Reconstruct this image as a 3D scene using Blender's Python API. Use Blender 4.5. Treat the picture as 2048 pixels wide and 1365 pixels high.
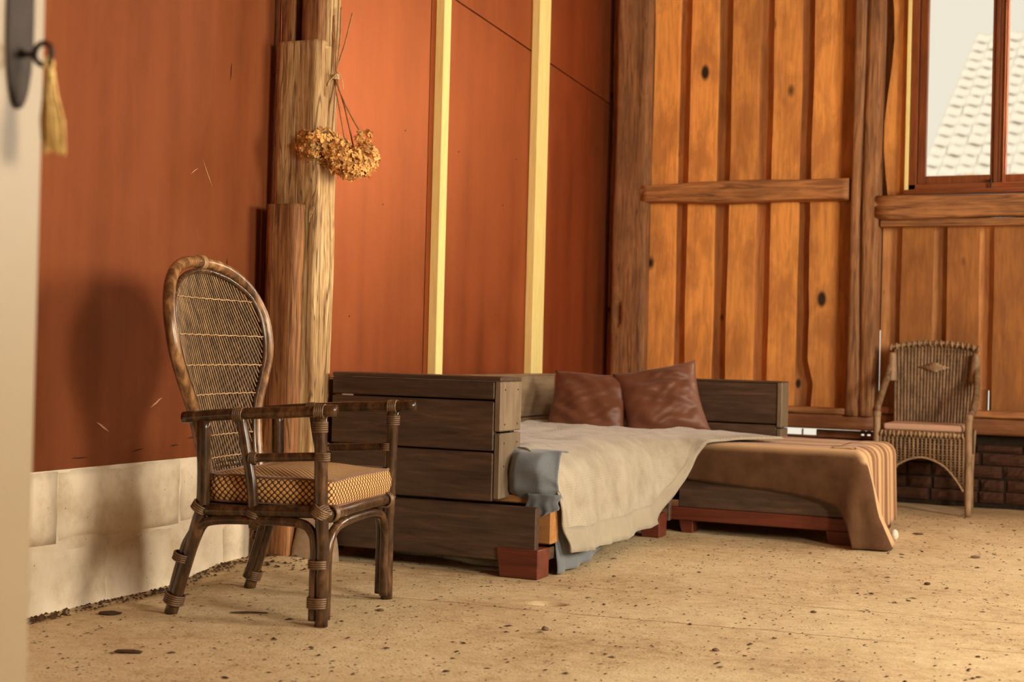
import bpy, math, random
from mathutils import Vector, Matrix, noise
random.seed(7)
for o in list(bpy.data.objects): bpy.data.objects.remove(o)
S = bpy.context.scene
COL = S.collection
PI = math.pi

# ------------------------------------------------------------ camera
F_PX, CAM, YAW, ROLL = 2844.0, Vector((2.99, -7.935, 0.78)), math.radians(24.4), 0.025
PITCH = math.atan((700 - 682.5) / F_PX)
_R = Vector((math.cos(YAW), math.sin(YAW), 0)); _F0 = Vector((-math.sin(YAW), math.cos(YAW), 0)); _U0 = Vector((0, 0, 1))
_F = _F0 * math.cos(PITCH) + _U0 * math.sin(PITCH); _U1 = _U0 * math.cos(PITCH) - _F0 * math.sin(PITCH)
_Rr = _R * math.cos(ROLL) + _U1 * math.sin(ROLL); _Ur = _U1 * math.cos(ROLL) - _R * math.sin(ROLL)
cd = bpy.data.cameras.new('camera'); cam = bpy.data.objects.new('camera', cd); COL.objects.link(cam)
M = Matrix.Identity(4)
for i in range(3): M[i][0] = _Rr[i]; M[i][1] = _Ur[i]; M[i][2] = -_F[i]; M[i][3] = CAM[i]
cam.matrix_world = M
cd.sensor_width = 36.0; cd.lens = F_PX * 36.0 / 2048.0; cd.clip_start = 0.02; cd.clip_end = 200
cd.dof.use_dof = True; cd.dof.focus_distance = 4.6; cd.dof.aperture_fstop = 4.0
S.camera = cam

# ------------------------------------------------------------ world, daylight, exposure
W = bpy.data.worlds.new('overcast_sky'); S.world = W; W.use_nodes = True
W.node_tree.nodes['Background'].inputs[0].default_value = (0.885, 0.815, 0.665, 1)
W.node_tree.nodes['Background'].inputs[1].default_value = 1.0
def window_light(name, loc, w, h, power, col=(1.0, 0.885, 0.70)):
    l = bpy.data.lights.new(name, 'AREA'); l.shape = 'RECTANGLE'; l.size = w; l.size_y = h
    l.energy = power; l.color = col
    o = bpy.data.objects.new(name, l); COL.objects.link(o); o.location = loc
    o.rotation_euler = (PI / 2, 0, PI / 2)      # shines towards -x
    return o
# daylight entering through the window of the right-hand wall and the second window of the back wall, plus an added back-wall lamp
RW = 5.4
WINS = [(-6.4, -5.4, 1.2, 2.5), (-3.7, -2.7, 1.2, 2.5)]
E_W1, E_W2, E_B1, E_B2 = 204, 190, 104, 50
window_light('window_or_added_area_light', (RW + 0.05, -5.9, 1.85), 1.0, 1.3, E_W1)
window_light('window_or_added_area_light', (RW + 0.05, -3.2, 1.85), 1.0, 1.3, E_W2)
bw_added = window_light('window_or_added_area_light', (2.76, 0.09, 2.38), .64, 1.15, E_B1)  # added lamp in the window's unseen end, brighter than the sky it shows
bw_added.rotation_euler = (PI / 2, 0, PI)            # shines towards -y
b2 = window_light('window_or_added_area_light', (4.75, 0.09, 2.3), .8, 1.2, E_B2); b2.rotation_euler = (PI / 2, 0, PI)
sun = bpy.data.lights.new('outdoor_sun', 'SUN'); sun.energy = .75; sun.angle = .05; sun.color = (1, .93, .80)     # falls on the neighbouring roof; the barn roof keeps it out of the room
sun_o = bpy.data.objects.new('outdoor_sun', sun); COL.objects.link(sun_o); sun_o.location = (2, -12, 14); sun_o.rotation_euler = (math.radians(48), 0, 0)
S.view_settings.view_transform = 'Standard'; S.view_settings.look = 'None'
S.view_settings.gamma = 1.0; S.view_settings.use_curve_mapping = False
S.view_settings.exposure = 0.0

# ------------------------------------------------------------ helpers
def nz(x, y=0.0, z=0.0): return noise.noise(Vector((x, y, z)))
class MB:
    def __init__(s): s.v = []; s.f = []; s.uv = None
    def add(s, vs, fs):
        b = len(s.v); s.v += [tuple(v) for v in vs]; s.f += [tuple(i + b for i in f) for f in fs]; return s
    def box(s, x0, x1, y0, y1, z0, z1, bev=0.0):
        if bev <= 0:
            vs = [(x, y, z) for z in (z0, z1) for y in (y0, y1) for x in (x0, x1)]
            return s.add(vs, [(0, 2, 3, 1), (4, 5, 7, 6), (0, 1, 5, 4), (2, 6, 7, 3), (0, 4, 6, 2), (1, 3, 7, 5)])
        b = min(bev, (x1 - x0) * .45, (y1 - y0) * .45, (z1 - z0) * .45)
        vs = []; idx = {}
        for ix, X in ((0, x0), (1, x1)):
            for iy, Y in ((0, y0), (1, y1)):
                for iz, Z in ((0, z0), (1, z1)):
                    sx, sy, sz = (1 - 2 * ix) * b, (1 - 2 * iy) * b, (1 - 2 * iz) * b
                    for a, p in (('x', (X, Y + sy, Z + sz)), ('y', (X + sx, Y, Z + sz)), ('z', (X + sx, Y + sy, Z))):
                        idx[(ix, iy, iz, a)] = len(vs); vs.append(p)
        g = lambda a, b_, c, d: idx[(a, b_, c, d)]
        fs = []
        for i in (0, 1):
            q = [g(i, 0, 0, 'x'), g(i, 1, 0, 'x'), g(i, 1, 1, 'x'), g(i, 0, 1, 'x')]; fs.append(q if i else q[::-1])
            q = [g(0, i, 0, 'y'), g(0, i, 1, 'y'), g(1, i, 1, 'y'), g(1, i, 0, 'y')]; fs.append(q if i else q[::-1])
            q = [g(0, 0, i, 'z'), g(1, 0, i, 'z'), g(1, 1, i, 'z'), g(0, 1, i, 'z')]; fs.append(q if i else q[::-1])
        for i in (0, 1):
            for j in (0, 1):
                q = [g(i, j, 0, 'x'), g(i, j, 1, 'x'), g(i, j, 1, 'y'), g(i, j, 0, 'y')]; fs.append(q[::-1] if i == j else q)
                q = [g(i, 0, j, 'x'), g(i, 1, j, 'x'), g(i, 1, j, 'z'), g(i, 0, j, 'z')]; fs.append(q if i == j else q[::-1])
                q = [g(0, i, j, 'y'), g(1, i, j, 'y'), g(1, i, j, 'z'), g(0, i, j, 'z')]; fs.append(q[::-1] if i == j else q)
                for k in (0, 1):
                    q = [g(i, j, k, 'x'), g(i, j, k, 'y'), g(i, j, k, 'z')]; fs.append(q if (i + j + k) % 2 else q[::-1])
        return s.add(vs, fs)
    def tube(s, path, r, seg=10, cap=True, closed=False):
        P = [Vector(p) for p in path]; n = len(P)
        R = r if isinstance(r, (list, tuple)) else [r] * n
        ts = []
        for i in range(n):
            a = P[(i - 1) % n] if (closed or i) else P[0]; b = P[(i + 1) % n] if (closed or i < n - 1) else P[-1]
            t = (b - a); ts.append(t.normalized() if t.length > 1e-9 else Vector((0, 0, 1)))
        ref = Vector((0, 0, 1)) if abs(ts[0].z) < .9 else Vector((1, 0, 0))
        u = (ref - ts[0] * ref.dot(ts[0])).normalized()
        vs = []
        for i in range(n):
            u = (u - ts[i] * u.dot(ts[i])); u = u.normalized() if u.length > 1e-6 else ts[i].orthogonal().normalized()
            w = ts[i].cross(u)
            for k in range(seg):
                a = 2 * PI * k / seg; vs.append(P[i] + (u * math.cos(a) + w * math.sin(a)) * R[i])
        fs = []
        m = n if closed else n - 1
        for i in range(m):
            j = (i + 1) % n
            for k in range(seg):
                l = (k + 1) % seg; fs.append((i * seg + k, i * seg + l, j * seg + l, j * seg + k))
        if cap and not closed:
            fs.append(tuple(range(seg))[::-1]); fs.append(tuple((n - 1) * seg + k for k in range(seg)))
        return s.add(vs, fs)
    def ring(s, c, ax, R, r, n=16, seg=6):
        c = Vector(c); ax = Vector(ax).normalized(); u = ax.orthogonal().normalized(); w = ax.cross(u)
        return s.tube([c + (u * math.cos(2 * PI * i / n) + w * math.sin(2 * PI * i / n)) * R for i in range(n)], r, seg, closed=True)
    def wrap(s, c, ax, R, n=4, r=.0032):
        c = Vector(c); ax = Vector(ax).normalized()
        for i in range(n): s.ring(c + ax * (i - (n - 1) / 2) * r * 1.9, ax, R + r * .35, r)
        return s
    def grid(s, fn, nu, nv, closed_u=False):
        vs = []; 
        for j in range(nv + 1):
            for i in range(nu + (0 if closed_u else 1)): vs.append(fn(i / nu, j / nv))
        w = nu + (0 if closed_u else 1); fs = []
        for j in range(nv):
            for i in range(nu):
                a = i; b = (i + 1) % w; fs.append((j * w + a, j * w + b, (j + 1) * w + b, (j + 1) * w + a))
        return s.add(vs, fs)
    def build(s, name, mat, parent=None, loc=(0, 0, 0), rot=(0, 0, 0), smooth=False):
        me = bpy.data.meshes.new(name); me.from_pydata(s.v, [], s.f); me.validate(); me.update()
        if mat: me.materials.append(mat)
        if smooth:
            for p in me.polygons: p.use_smooth = True
        o = bpy.data.objects.new(name, me); COL.objects.link(o); o.location = loc; o.rotation_euler = rot
        if parent: o.parent = parent
        return o
def empty(name, loc=(0, 0, 0), rz=0.0):
    o = bpy.data.objects.new(name, None); COL.objects.link(o); o.location = loc; o.rotation_euler = (0, 0, rz); o.empty_display_size = .1; return o
def tag(o, label, cat, group=None, kind=None):
    o['label'] = label; o['category'] = cat
    if group: o['group'] = group
    if kind: o['kind'] = kind
    return o
def struct(o, label=None, cat=None):
    o['kind'] = 'structure'
    if label: o['label'] = label
    if cat: o['category'] = cat
    return o
def copy_tree(o, parent=None):
    c = o.copy(); COL.objects.link(c); c.parent = parent
    for ch in list(o.children): copy_tree(ch, c)
    return c
def solid(o, t, off=-1.0):
    m = o.modifiers.new('thickness', 'SOLIDIFY'); m.thickness = t; m.offset = off; return o
def subsurf(o, n=1):
    m = o.modifiers.new('smooth', 'SUBSURF'); m.levels = n; m.render_levels = n; return o
def bevel(o, w, n=2):
    m = o.modifiers.new('bevel', 'BEVEL'); m.width = w; m.segments = n; m.limit_method = 'ANGLE'; return o
def lerp(a, b, t): return a + (b - a) * t
def sm(a, b, x):
    t = max(0, min(1, (x - a) / (b - a))); return t * t * (3 - 2 * t)
def interp(tab, x):
    if x <= tab[0][0]: return tab[0][1]
    for (a, p), (b, q) in zip(tab, tab[1:]):
        if x <= b: return p + (q - p) * (x - a) / (b - a)
    return tab[-1][1]
def catmull(pts, k=6, closed=False):
    P = [Vector(p) for p in pts]; n = len(P); out = []
    for i in range(n if closed else n - 1):
        p0 = P[(i - 1) % n] if closed or i else P[0]; p1 = P[i]; p2 = P[(i + 1) % n]
        p3 = P[(i + 2) % n] if closed or i < n - 2 else P[-1]
        for j in range(k):
            t = j / k
            out.append(.5 * ((2 * p1) + (p2 - p0) * t + (2 * p0 - 5 * p1 + 4 * p2 - p3) * t * t + (3 * p1 - p0 - 3 * p2 + p3) * t ** 3))
    if not closed: out.append(P[-1])
    return out

# ------------------------------------------------------------ materials
class NT:
    def __init__(s, name):
        s.m = bpy.data.materials.new(name); s.m.use_nodes = True; s.t = s.m.node_tree; s.b = s.t.nodes['Principled BSDF']
    def n(s, typ, **kw):
        x = s.t.nodes.new(typ)
        for k, v in kw.items():
            if k.startswith('i_'): x.inputs[k[2:].replace('_', ' ')].default_value = v
            else: setattr(x, k, v)
        return x
    def l(s, a, b): s.t.links.new(a, b)
    def math(s, op, a, b=None, clamp=False):
        x = s.n('ShaderNodeMath', operation=op, use_clamp=clamp)
        for i, v in enumerate((a, b)):
            if v is None: continue
            if isinstance(v, (int, float)): x.inputs[i].default_value = v
            else: s.l(v, x.inputs[i])
        return x.outputs[0]
    def ramp(s, fac, stops, interp='LINEAR'):
        r = s.n('ShaderNodeValToRGB'); r.color_ramp.interpolation = interp
        e = r.color_ramp.elements
        while len(e) < len(stops): e.new(.5)
        for k, (p, c) in enumerate(stops):
            e[k].position = p; e[k].color = (*c, 1) if len(c) == 3 else c
        s.l(fac, r.inputs[0]); return r.outputs[0]
    def mix(s, fac, a, b, blend='MIX'):
        x = s.n('ShaderNodeMix', data_type='RGBA', blend_type=blend)
        for sock, v in ((x.inputs[0], fac), (x.inputs[6], a), (x.inputs[7], b)):
            if isinstance(v, (int, float)): sock.default_value = v
            elif isinstance(v, tuple): sock.default_value = (*v, 1)
            else: s.l(v, sock)
        return x.outputs[2]
    def coords(s, scale, rnd=True, kind='Object'):
        tc = s.n('ShaderNodeTexCoord'); mp = s.n('ShaderNodeMapping'); mp.inputs['Scale'].default_value = scale
        s.l(tc.outputs[kind], mp.inputs['Vector'])
        if rnd:
            oi = s.n('ShaderNodeObjectInfo'); m = s.n('ShaderNodeVectorMath', operation='SCALE')
            m.inputs[0].default_value = (37.0, 61.0, 23.0); s.l(oi.outputs['Random'], m.inputs['Scale']); s.l(m.outputs[0], mp.inputs['Location'])
        return mp.outputs[0]
    def noise(s, vec, scale=1.0, detail=4.0, rough=.55, dist=0.0):
        x = s.n('ShaderNodeTexNoise'); x.inputs['Scale'].default_value = scale; x.inputs['Detail'].default_value = detail
        x.inputs['Roughness'].default_value = rough; x.inputs['Distortion'].default_value = dist
        s.l(vec, x.inputs['Vector']); return x.outputs['Fac']
    def voro(s, vec, scale=1.0, feature='F1', rand=1.0):
        x = s.n('ShaderNodeTexVoronoi', feature=feature); x.inputs['Scale'].default_value = scale; x.inputs['Randomness'].default_value = rand
        s.l(vec, x.inputs['Vector']); return x.outputs['Distance']
    def bump(s, h, strength=.3, dist=.01):
        x = s.n('ShaderNodeBump'); x.inputs['Strength'].default_value = strength; x.inputs['Distance'].default_value = dist
        s.l(h, x.inputs['Height']); s.l(x.outputs[0], s.b.inputs['Normal'])
    def done(s, col=None, rough=.6, spec=.5):
        if col is not None:
            if isinstance(col, tuple): s.b.inputs['Base Color'].default_value = (*col, 1)
            else: s.l(col, s.b.inputs['Base Color'])
        if isinstance(rough, (int, float)): s.b.inputs['Roughness'].default_value = rough
        else: s.l(rough, s.b.inputs['Roughness'])
        s.b.inputs['Specular IOR Level'].default_value = spec
        return s.m
def wood(name, dark, mid, light, axis='z', fine=60, rough=.65, knots=0.0, stain=.35, bump=.35, spec=.35, knotcol=(.035, .018, .01), stretch=14, var=.25, kscale=5.0, ringw=.16, soft=1.0, crack=0.0):
    t = NT(name)
    def sc(a, b): return tuple(b if ax == axis else a for ax in 'xyz')
    v = t.coords(sc(1, 1.0 / stretch))
    g = t.noise(v, fine, 5, .6, .6)
    vb = t.coords(sc(1, .16)); rings = t.noise(vb, fine * .16, 3, .5, 1.6)
    rr = t.math('FRACT', t.math('MULTIPLY', rings, 6.0))
    rr = t.math('ABSOLUTE', t.math('SUBTRACT', rr, .5))
    f = t.math('ADD', t.math('MULTIPLY', g, .82), t.math('MULTIPLY', rr, ringw))
    c = t.ramp(f, [(.50 - .28 * soft, dark), (.50, mid), (.50 + .36 * soft, light)])
    if crack > 0:
        cn = t.noise(t.coords(sc(1, 1.0 / 26)), fine * .42, 2, .5, .4)
        c = t.mix(t.math('MULTIPLY', t.ramp(t.math('ABSOLUTE', t.math('SUBTRACT', cn, .47)), [(.004, (1, 1, 1)), (.018, (0, 0, 0))]), crack), c, knotcol)
    if stain > 0:
        vs = t.coords(sc(1, .4)); st = t.noise(vs, 6.0, 4, .6, .3)
        c = t.mix(t.ramp(st, [(.38, (stain,) * 3), (.56, (0, 0, 0))]), c, dark, 'MIX')
    oi = t.n('ShaderNodeObjectInfo')
    k = t.math('ADD', t.math('MULTIPLY', oi.outputs['Random'], var), 1.0 - var / 2)
    hs = t.n('ShaderNodeHueSaturation'); t.l(k, hs.inputs['Value']); t.l(c, hs.inputs['Color']); c = hs.outputs[0]
    if knots > 0:
        vk = t.coords(sc(1, .55)); kd = t.voro(vk, kscale)
        c = t.mix(t.ramp(kd, [(knots * .55, (1, 1, 1)), (knots, (0, 0, 0))]), c, knotcol)
    t.bump(f, bump, .004)
    return t.done(c, rough, spec)

MAT = {}
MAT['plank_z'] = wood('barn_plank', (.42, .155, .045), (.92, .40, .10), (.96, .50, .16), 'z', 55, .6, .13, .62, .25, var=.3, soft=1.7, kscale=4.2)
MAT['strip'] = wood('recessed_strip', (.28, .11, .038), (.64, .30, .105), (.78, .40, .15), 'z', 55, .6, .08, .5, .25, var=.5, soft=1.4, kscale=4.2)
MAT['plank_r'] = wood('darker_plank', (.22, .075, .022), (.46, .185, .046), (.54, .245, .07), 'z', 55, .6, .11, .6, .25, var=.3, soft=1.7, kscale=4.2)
MAT['plank_x'] = wood('barn_rail', (.22, .09, .034), (.47, .205, .07), (.62, .30, .11), 'x', 50, .65, .07, .5, .5, soft=.75, crack=.6)
MAT['beam_z'] = wood('barn_beam', (.19, .085, .037), (.40, .185, .072), (.55, .29, .125), 'z', 60, .7, .07, .6, .6, soft=.75, crack=.6)
MAT['sill_x'] = wood('barn_sill', (.13, .05, .022), (.28, .11, .04), (.42, .18, .065), 'x', 50, .6, .03, .5, .3)
MAT['oak_z'] = wood('weathered_oak', (.26, .125, .048), (.67, .455, .21), (.93, .75, .47), 'z', 75, .75, .07, .4, .8, stretch=18, kscale=7, soft=.75, crack=.75)
MAT['oak_dark'] = wood('old_oak', (.13, .050, .020), (.36, .165, .062), (.54, .28, .11), 'z', 75, .75, .08, .45, .7, stretch=18, soft=.75, crack=.75)
MAT['batten_z'] = wood('new_spruce', (.84, .66, .24), (.94, .80, .32), (.96, .86, .40), 'z', 60, .6, .02, .0, .12, var=.08, kscale=4)
MAT['sofa_x'] = wood('sofa_stain_x', (.038, .022, .014), (.092, .052, .032), (.20, .112, .062), 'x', 48, .42, .025, .2, .2, spec=.4, stretch=10)
MAT['sofa_y'] = wood('sofa_stain_y', (.038, .022, .014), (.092, .052, .032), (.20, .112, .062), 'y', 48, .42, .025, .2, .2, spec=.4, stretch=10)
MAT['sofa_cap'] = wood('sofa_greyed', (.12, .08, .046), (.20, .145, .09), (.27, .20, .125), 'z', 42, .5, .02, .2, .25, spec=.4, stretch=8)
MAT['sofa_cap_lit_y'] = wood('sofa_greyed_lit_y', (.19, .125, .072), (.32, .23, .14), (.42, .31, .195), 'y', 42, .5, .02, .2, .25, spec=.4, stretch=8)  # greyed back boards, base colour lightened to stand in for missing light
MAT['mahogany'] = wood('sofa_foot_red', (.075, .018, .010), (.15, .034, .017), (.21, .055, .026), 'x', 40, .4, 0, .2, .12)
MAT['pallet'] = wood('raw_pallet', (.26, .11, .035), (.46, .22, .07), (.58, .31, .11), 'x', 50, .65, .05, .3, .3)
MAT['winframe'] = wood('window_pine', (.13, .035, .011), (.25, .07, .020), (.38, .13, .04), 'z', 45, .35, .02, .3, .15, spec=.5)
MAT['winframe_x'] = wood('window_pine_x', (.13, .035, .011), (.25, .07, .020), (.38, .13, .04), 'x', 45, .35, .02, .3, .15, spec=.5)
MAT['ceiling'] = wood('roof_board', (.08, .035, .016), (.16, .075, .032), (.24, .12, .055), 'x', 30, .7, .05, .4, .2)

def rattan(name, d, m, l, rough=.3):
    t = NT(name); v = t.coords((1, 1, .3)); g = t.noise(v, 45, 4, .6, .5)
    v2 = t.coords((1, 1, 1)); g2 = t.noise(v2, 9, 3, .6)
    f = t.math('ADD', t.math('MULTIPLY', g, .6), t.math('MULTIPLY', g2, .4))
    c = t.ramp(f, [(.36, d), (.5, m), (.66, l)])
    t.bump(g, .15, .002); return t.done(c, rough, .5)
MAT['rattan'] = rattan('dark_rattan', (.020, .010, .005), (.055, .026, .011), (.16, .075, .028), .24)
MAT['rattan_hoop'] = rattan('worn_rattan', (.05, .022, .010), (.19, .088, .032), (.46, .25, .10), .26)
MAT['binding'] = rattan('cane_binding', (.06, .03, .014), (.14, .075, .034), (.24, .14, .065), .4)
MAT['spindle'] = rattan('rattan_spindle', (.10, .05, .022), (.26, .145, .06), (.46, .28, .125), .45)
MAT['twine'] = rattan('cane_twine', (.28, .16, .07), (.45, .28, .13), (.58, .38, .19), .5)
MAT['wicker'] = rattan('grey_wicker', (.09, .05, .024), (.22, .13, .065), (.34, .21, .11), .6)
MAT['wicker_l'] = rattan('pale_wicker', (.17, .10, .05), (.32, .20, .105), (.44, .29, .16), .6)

def red_panel(name, met, r0, r1, k, spec):
    t = NT(name)
    v = t.coords((1, 3, .16)); g = t.noise(v, 3.0, 3, .5)
    v2 = t.coords((1, 1, .35)); g2 = t.noise(v2, 7, 5, .65)
    v3 = t.coords((1, 1, 1)); g3 = t.noise(v3, 160, 2, .5)
    f = t.math('ADD', t.math('MULTIPLY', g, .55), t.math('MULTIPLY', g2, .45))
    kk = lambda *c: tuple(x * k for x in c)
    c = t.ramp(f, [(.30, kk(.33, .095, .034)), (.5, kk(.43, .125, .044)), (.70, kk(.50, .155, .056))])
    r = t.ramp(f, [(.35, (r0,) * 3), (.65, (r1,) * 3)])
    t.b.inputs['Metallic'].default_value = met
    t.bump(g3, .05, .001); return t.done(c, r, spec)
MAT['panel'] = red_panel('red_film_plywood', .88, .46, .55, .92, .2)
MAT['panel_shaded'] = red_panel('matte_shaded_film_plywood', .15, .6, .7, .48, .05)  # matte left-wall sheets; shade put into the base colour, lamps overlight them
def plaster():
    t = NT('limewashed_block'); v = t.coords((1, 1, 1)); g = t.noise(v, 9, 6, .65); h = t.noise(v, 55, 4, .6)
    p = t.voro(v, 26)
    c = t.ramp(g, [(.3, (.66, .53, .37)), (.5, (.84, .72, .54)), (.7, (.92, .80, .63))])
    c = t.mix(t.ramp(p, [(.035, (.8,) * 3), (.07, (0, 0, 0))]), c, (.17, .10, .06))
    t.bump(t.math('ADD', g, t.math('MULTIPLY', h, .4)), .5, .006); return t.done(c, .85, .2)
MAT['plaster'] = plaster()
def floor_mat():
    t = NT('dusty_concrete'); v = t.coords((1, 1, 1), False)
    a = t.noise(v, 2.2, 5, .6); b = t.noise(v, 22, 5, .65); c_ = t.noise(v, 120, 3, .6)
    f = t.math('ADD', t.math('MULTIPLY', a, .42), t.math('ADD', t.math('MULTIPLY', b, .36), t.math('MULTIPLY', c_, .22)))
    c = t.ramp(f, [(.36, (.37, .245, .125)), (.48, (.57, .425, .24)), (.60, (.69, .555, .335))])
    vs = t.coords((1, 1.6, 1), False)
    sp = t.voro(vs, 42); spn = t.noise(v, 5, 3, .6)
    m = t.math('MULTIPLY', t.ramp(sp, [(.13, (1, 1, 1)), (.22, (0, 0, 0))]), t.ramp(spn, [(.42, (0, 0, 0)), (.6, (.95,) * 3)]))
    c = t.mix(m, c, (.17, .085, .04))
    sp2 = t.voro(vs, 90); m2 = t.math('MULTIPLY', t.ramp(sp2, [(.12, (1, 1, 1)), (.2, (0, 0, 0))]), .55)
    c = t.mix(m2, c, (.30, .165, .08))
    # two hairline cracks that run across the slab
    sep = t.n('ShaderNodeSeparateXYZ'); t.l(v, sep.inputs[0])
    wob = t.math('MULTIPLY', t.math('SUBTRACT', t.noise(v, 3.5, 5, .7), .5), .075)
    for y0, k, wd in ((-3.655, .086, .006), (-4.115, .083, .007), (-2.55, .06, .004)):
        d = t.math('ABSOLUTE', t.math('SUBTRACT', t.math('ADD', sep.outputs[1], wob), t.math('ADD', t.math('MULTIPLY', sep.outputs[0], k), y0)))
        brk = t.noise(v, 2.6, 2, .5)
        mm = t.math('MULTIPLY', t.ramp(t.math('DIVIDE', d, wd), [(.25, (1, 1, 1)), (1.0, (0, 0, 0))]), t.ramp(brk, [(.4, (0, 0, 0)), (.55, (.8,) * 3)]))
        c = t.mix(mm, c, (.20, .10, .05))
    t.bump(t.math('ADD', t.math('MULTIPLY', b, .6), t.math('SUBTRACT', t.math('MULTIPLY', c_, .5), t.math('MULTIPLY', m, .5))), .55, .006)
    return t.done(c, .85, .25)
MAT['floor'] = floor_mat()
def plain(name, col, rough=.6, spec=.4, metal=0.0, bumps=0.0, bscale=60, varamp=.15):
    t = NT(name); v = t.coords((1, 1, 1)); g = t.noise(v, bscale, 4, .6)
    k = lambda f: tuple(x * f for x in col)
    c = t.ramp(g, [(.3, k(1 - varamp)), (.7, k(1 + varamp))])
    if bumps: t.bump(g, bumps, .003)
    t.b.inputs['Metallic'].default_value = metal
    return t.done(c, rough, spec)
MAT['brick'] = plain('old_brick', (.075, .032, .018), .85, .2, 0, .6, 30, .5)
MAT['brick_pale'] = plain('spalled_brick', (.36, .20, .11), .85, .2, 0, .6, 24, .4)
MAT['mortar'] = plain('dark_mortar', (.030, .020, .013), .95, .1, 0, .5, 40, .3)
MAT['door'] = plain('cream_door_paint', (.27, .205, .125), .4, .4, 0, 0, 3, .03)
MAT['iron'] = plain('dark_iron', (.030, .019, .013), .6, .3, .2, .2, 40, .2)
MAT['nail'] = plain('rusty_nail', (.06, .03, .018), .6, .4, .3)
MAT['tassel'] = plain('gold_tassel', (.62, .42, .15), .7, .3, 0, .3, 90, .3)
MAT['flower'] = plain('dried_petals', (.76, .43, .14), .75, .2, 0, 0, 25, .55)
MAT['stem'] = plain('dry_stem', (.34, .17, .07), .7, .2, 0, .2, 60, .3)
MAT['string'] = plain('jute_string', (.58, .42, .23), .8, .2, 0, .3, 200, .2)
MAT['litter'] = plain('dry_litter', (.085, .045, .024), .85, .2, 0, 0, 8, .6)
MAT['pebble'] = plain('grey_pebble', (.17, .11, .07), .8, .2, 0, .4, 60, .3)
MAT['stone'] = plain('footing_stone', (.44, .32, .21), .9, .2, 0, .8, 14, .3)
MAT['soil'] = plain('dark_rubble', (.09, .05, .028), .95, .1, 0, .9, 30, .5)
MAT['roof_tile'] = plain('sunlit_clay_tile', (.97, .93, .86), .8, .2, 0, 0, 3, .02)
MAT['roof_under'] = plain('roof_underlay', (.80, .62, .40), .9, .1)
MAT['pink'] = plain('faded_pink_cotton', (.60, .38, .26), .85, .2, 0, .15, 120, .06)
MAT['black'] = plain('dark_gap', (.016, .011, .008), .9, .1)
MAT['scratch'] = plain('dark_scratch', (.05, .022, .013), .9, .1)
MAT['pale_scratch'] = plain('pale_scuff', (.62, .36, .22), .9, .1)
MAT['pom'] = plain('white_wool', (.78, .70, .58), .9, .1, 0, .4, 60, .1)
MAT['mattress'] = plain('mattress_ticking', (.70, .64, .54), .85, .2)
def glass():
    t = NT('window_glass'); t.b.inputs['Transmission Weight'].default_value = 1.0; t.b.inputs['IOR'].default_value = 1.0
    v = t.coords((1, 1, 1)); g = t.noise(v, 2, 2, .5); c = t.ramp(g, [(0, (.97, .97, .95)), (1, (1, 1, .99))])
    return t.done(c, 0.0, .3)
MAT['glass'] = glass()
def cloth(name, col, rough=.85, weave=420, bump=.25, var=.10, sheen=.3, spec=.2):
    t = NT(name); v = t.coords((1, 1, 1)); g = t.noise(v, weave, 2, .5); a = t.noise(v, 6, 4, .6)
    k = lambda f: tuple(min(1, x * f) for x in col)
    c = t.ramp(t.math('ADD', t.math('MULTIPLY', g, .4), t.math('MULTIPLY', a, .6)), [(.32, k(1 - var * 2)), (.5, col), (.68, k(1 + var))])
    t.bump(g, bump, .002); t.b.inputs['Sheen Weight'].default_value = sheen
    return t.done(c, rough, spec)
MAT['blue'] = cloth('grey_blue_cotton', (.155, .168, .185), .85, 300, .2, .14)
MAT['satin'] = cloth('brown_satin', (.15, .052, .024), .46, 500, .05, .1, .1, .32)
MAT['hem'] = cloth('cream_hem', (.36, .31, .225), .85, 500, .15, .06)
def throw_mat():
    t = NT('cream_herringbone')
    tc = t.n('ShaderNodeUVMap'); sep = t.n('ShaderNodeSeparateXYZ'); t.l(tc.outputs[0], sep.inputs[0])
    u, v = sep.outputs[0], sep.outputs[1]
    z = t.math('PINGPONG', u, .02)
    h = t.math('FRACT', t.math('MULTIPLY', t.math('ADD', v, z), 80.0))
    h = t.math('ABSOLUTE', t.math('SUBTRACT', h, .5))
    vv = t.coords((1, 1, 1)); a = t.noise(vv, 9, 4, .6)
    f = t.math('ADD', t.math('MULTIPLY', h, .7), t.math('MULTIPLY', a, .65))
    c = t.ramp(f, [(.22, (.20, .15, .085)), (.5, (.40, .345, .255)), (.75, (.52, .465, .365))])
    t.bump(h, .5, .004); t.b.inputs['Sheen Weight'].default_value = .3
    return t.done(c, .85, .2)
MAT['throw'] = throw_mat()
def blanket_mat():
    t = NT('striped_brown_wool'); tc = t.n('ShaderNodeUVMap'); sep = t.n('ShaderNodeSeparateXYZ'); t.l(tc.outputs[0], sep.inputs[0])
    y = sep.outputs[1]
    s = t.math('SINE', t.math('MULTIPLY', y, 62.0)); s2 = t.math('SINE', t.math('MULTIPLY', y, 23.0))
    f = t.math('ADD', t.math('MULTIPLY', s, .32), t.math('MULTIPLY', s2, .3))
    st = t.ramp(t.math('ADD', f, .5), [(.25, (.24, .115, .05)), (.5, (.42, .23, .11)), (.75, (.60, .38, .20))])
    zone = t.ramp(y, [(.004, (0, 0, 0)), (.03, (1, 1, 1))])
    vv = t.coords((1, 1, 1)); a = t.noise(vv, 12, 4, .6)
    brown = t.ramp(a, [(.3, (.072, .032, .013)), (.7, (.115, .054, .023))])
    c = t.mix(zone, brown, st); g = t.noise(vv, 400, 2, .5); t.bump(g, .25, .002)
    t.b.inputs['Sheen Weight'].default_value = .08
    return t.done(c, .9, .15)
MAT['blanket'] = blanket_mat()
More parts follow.
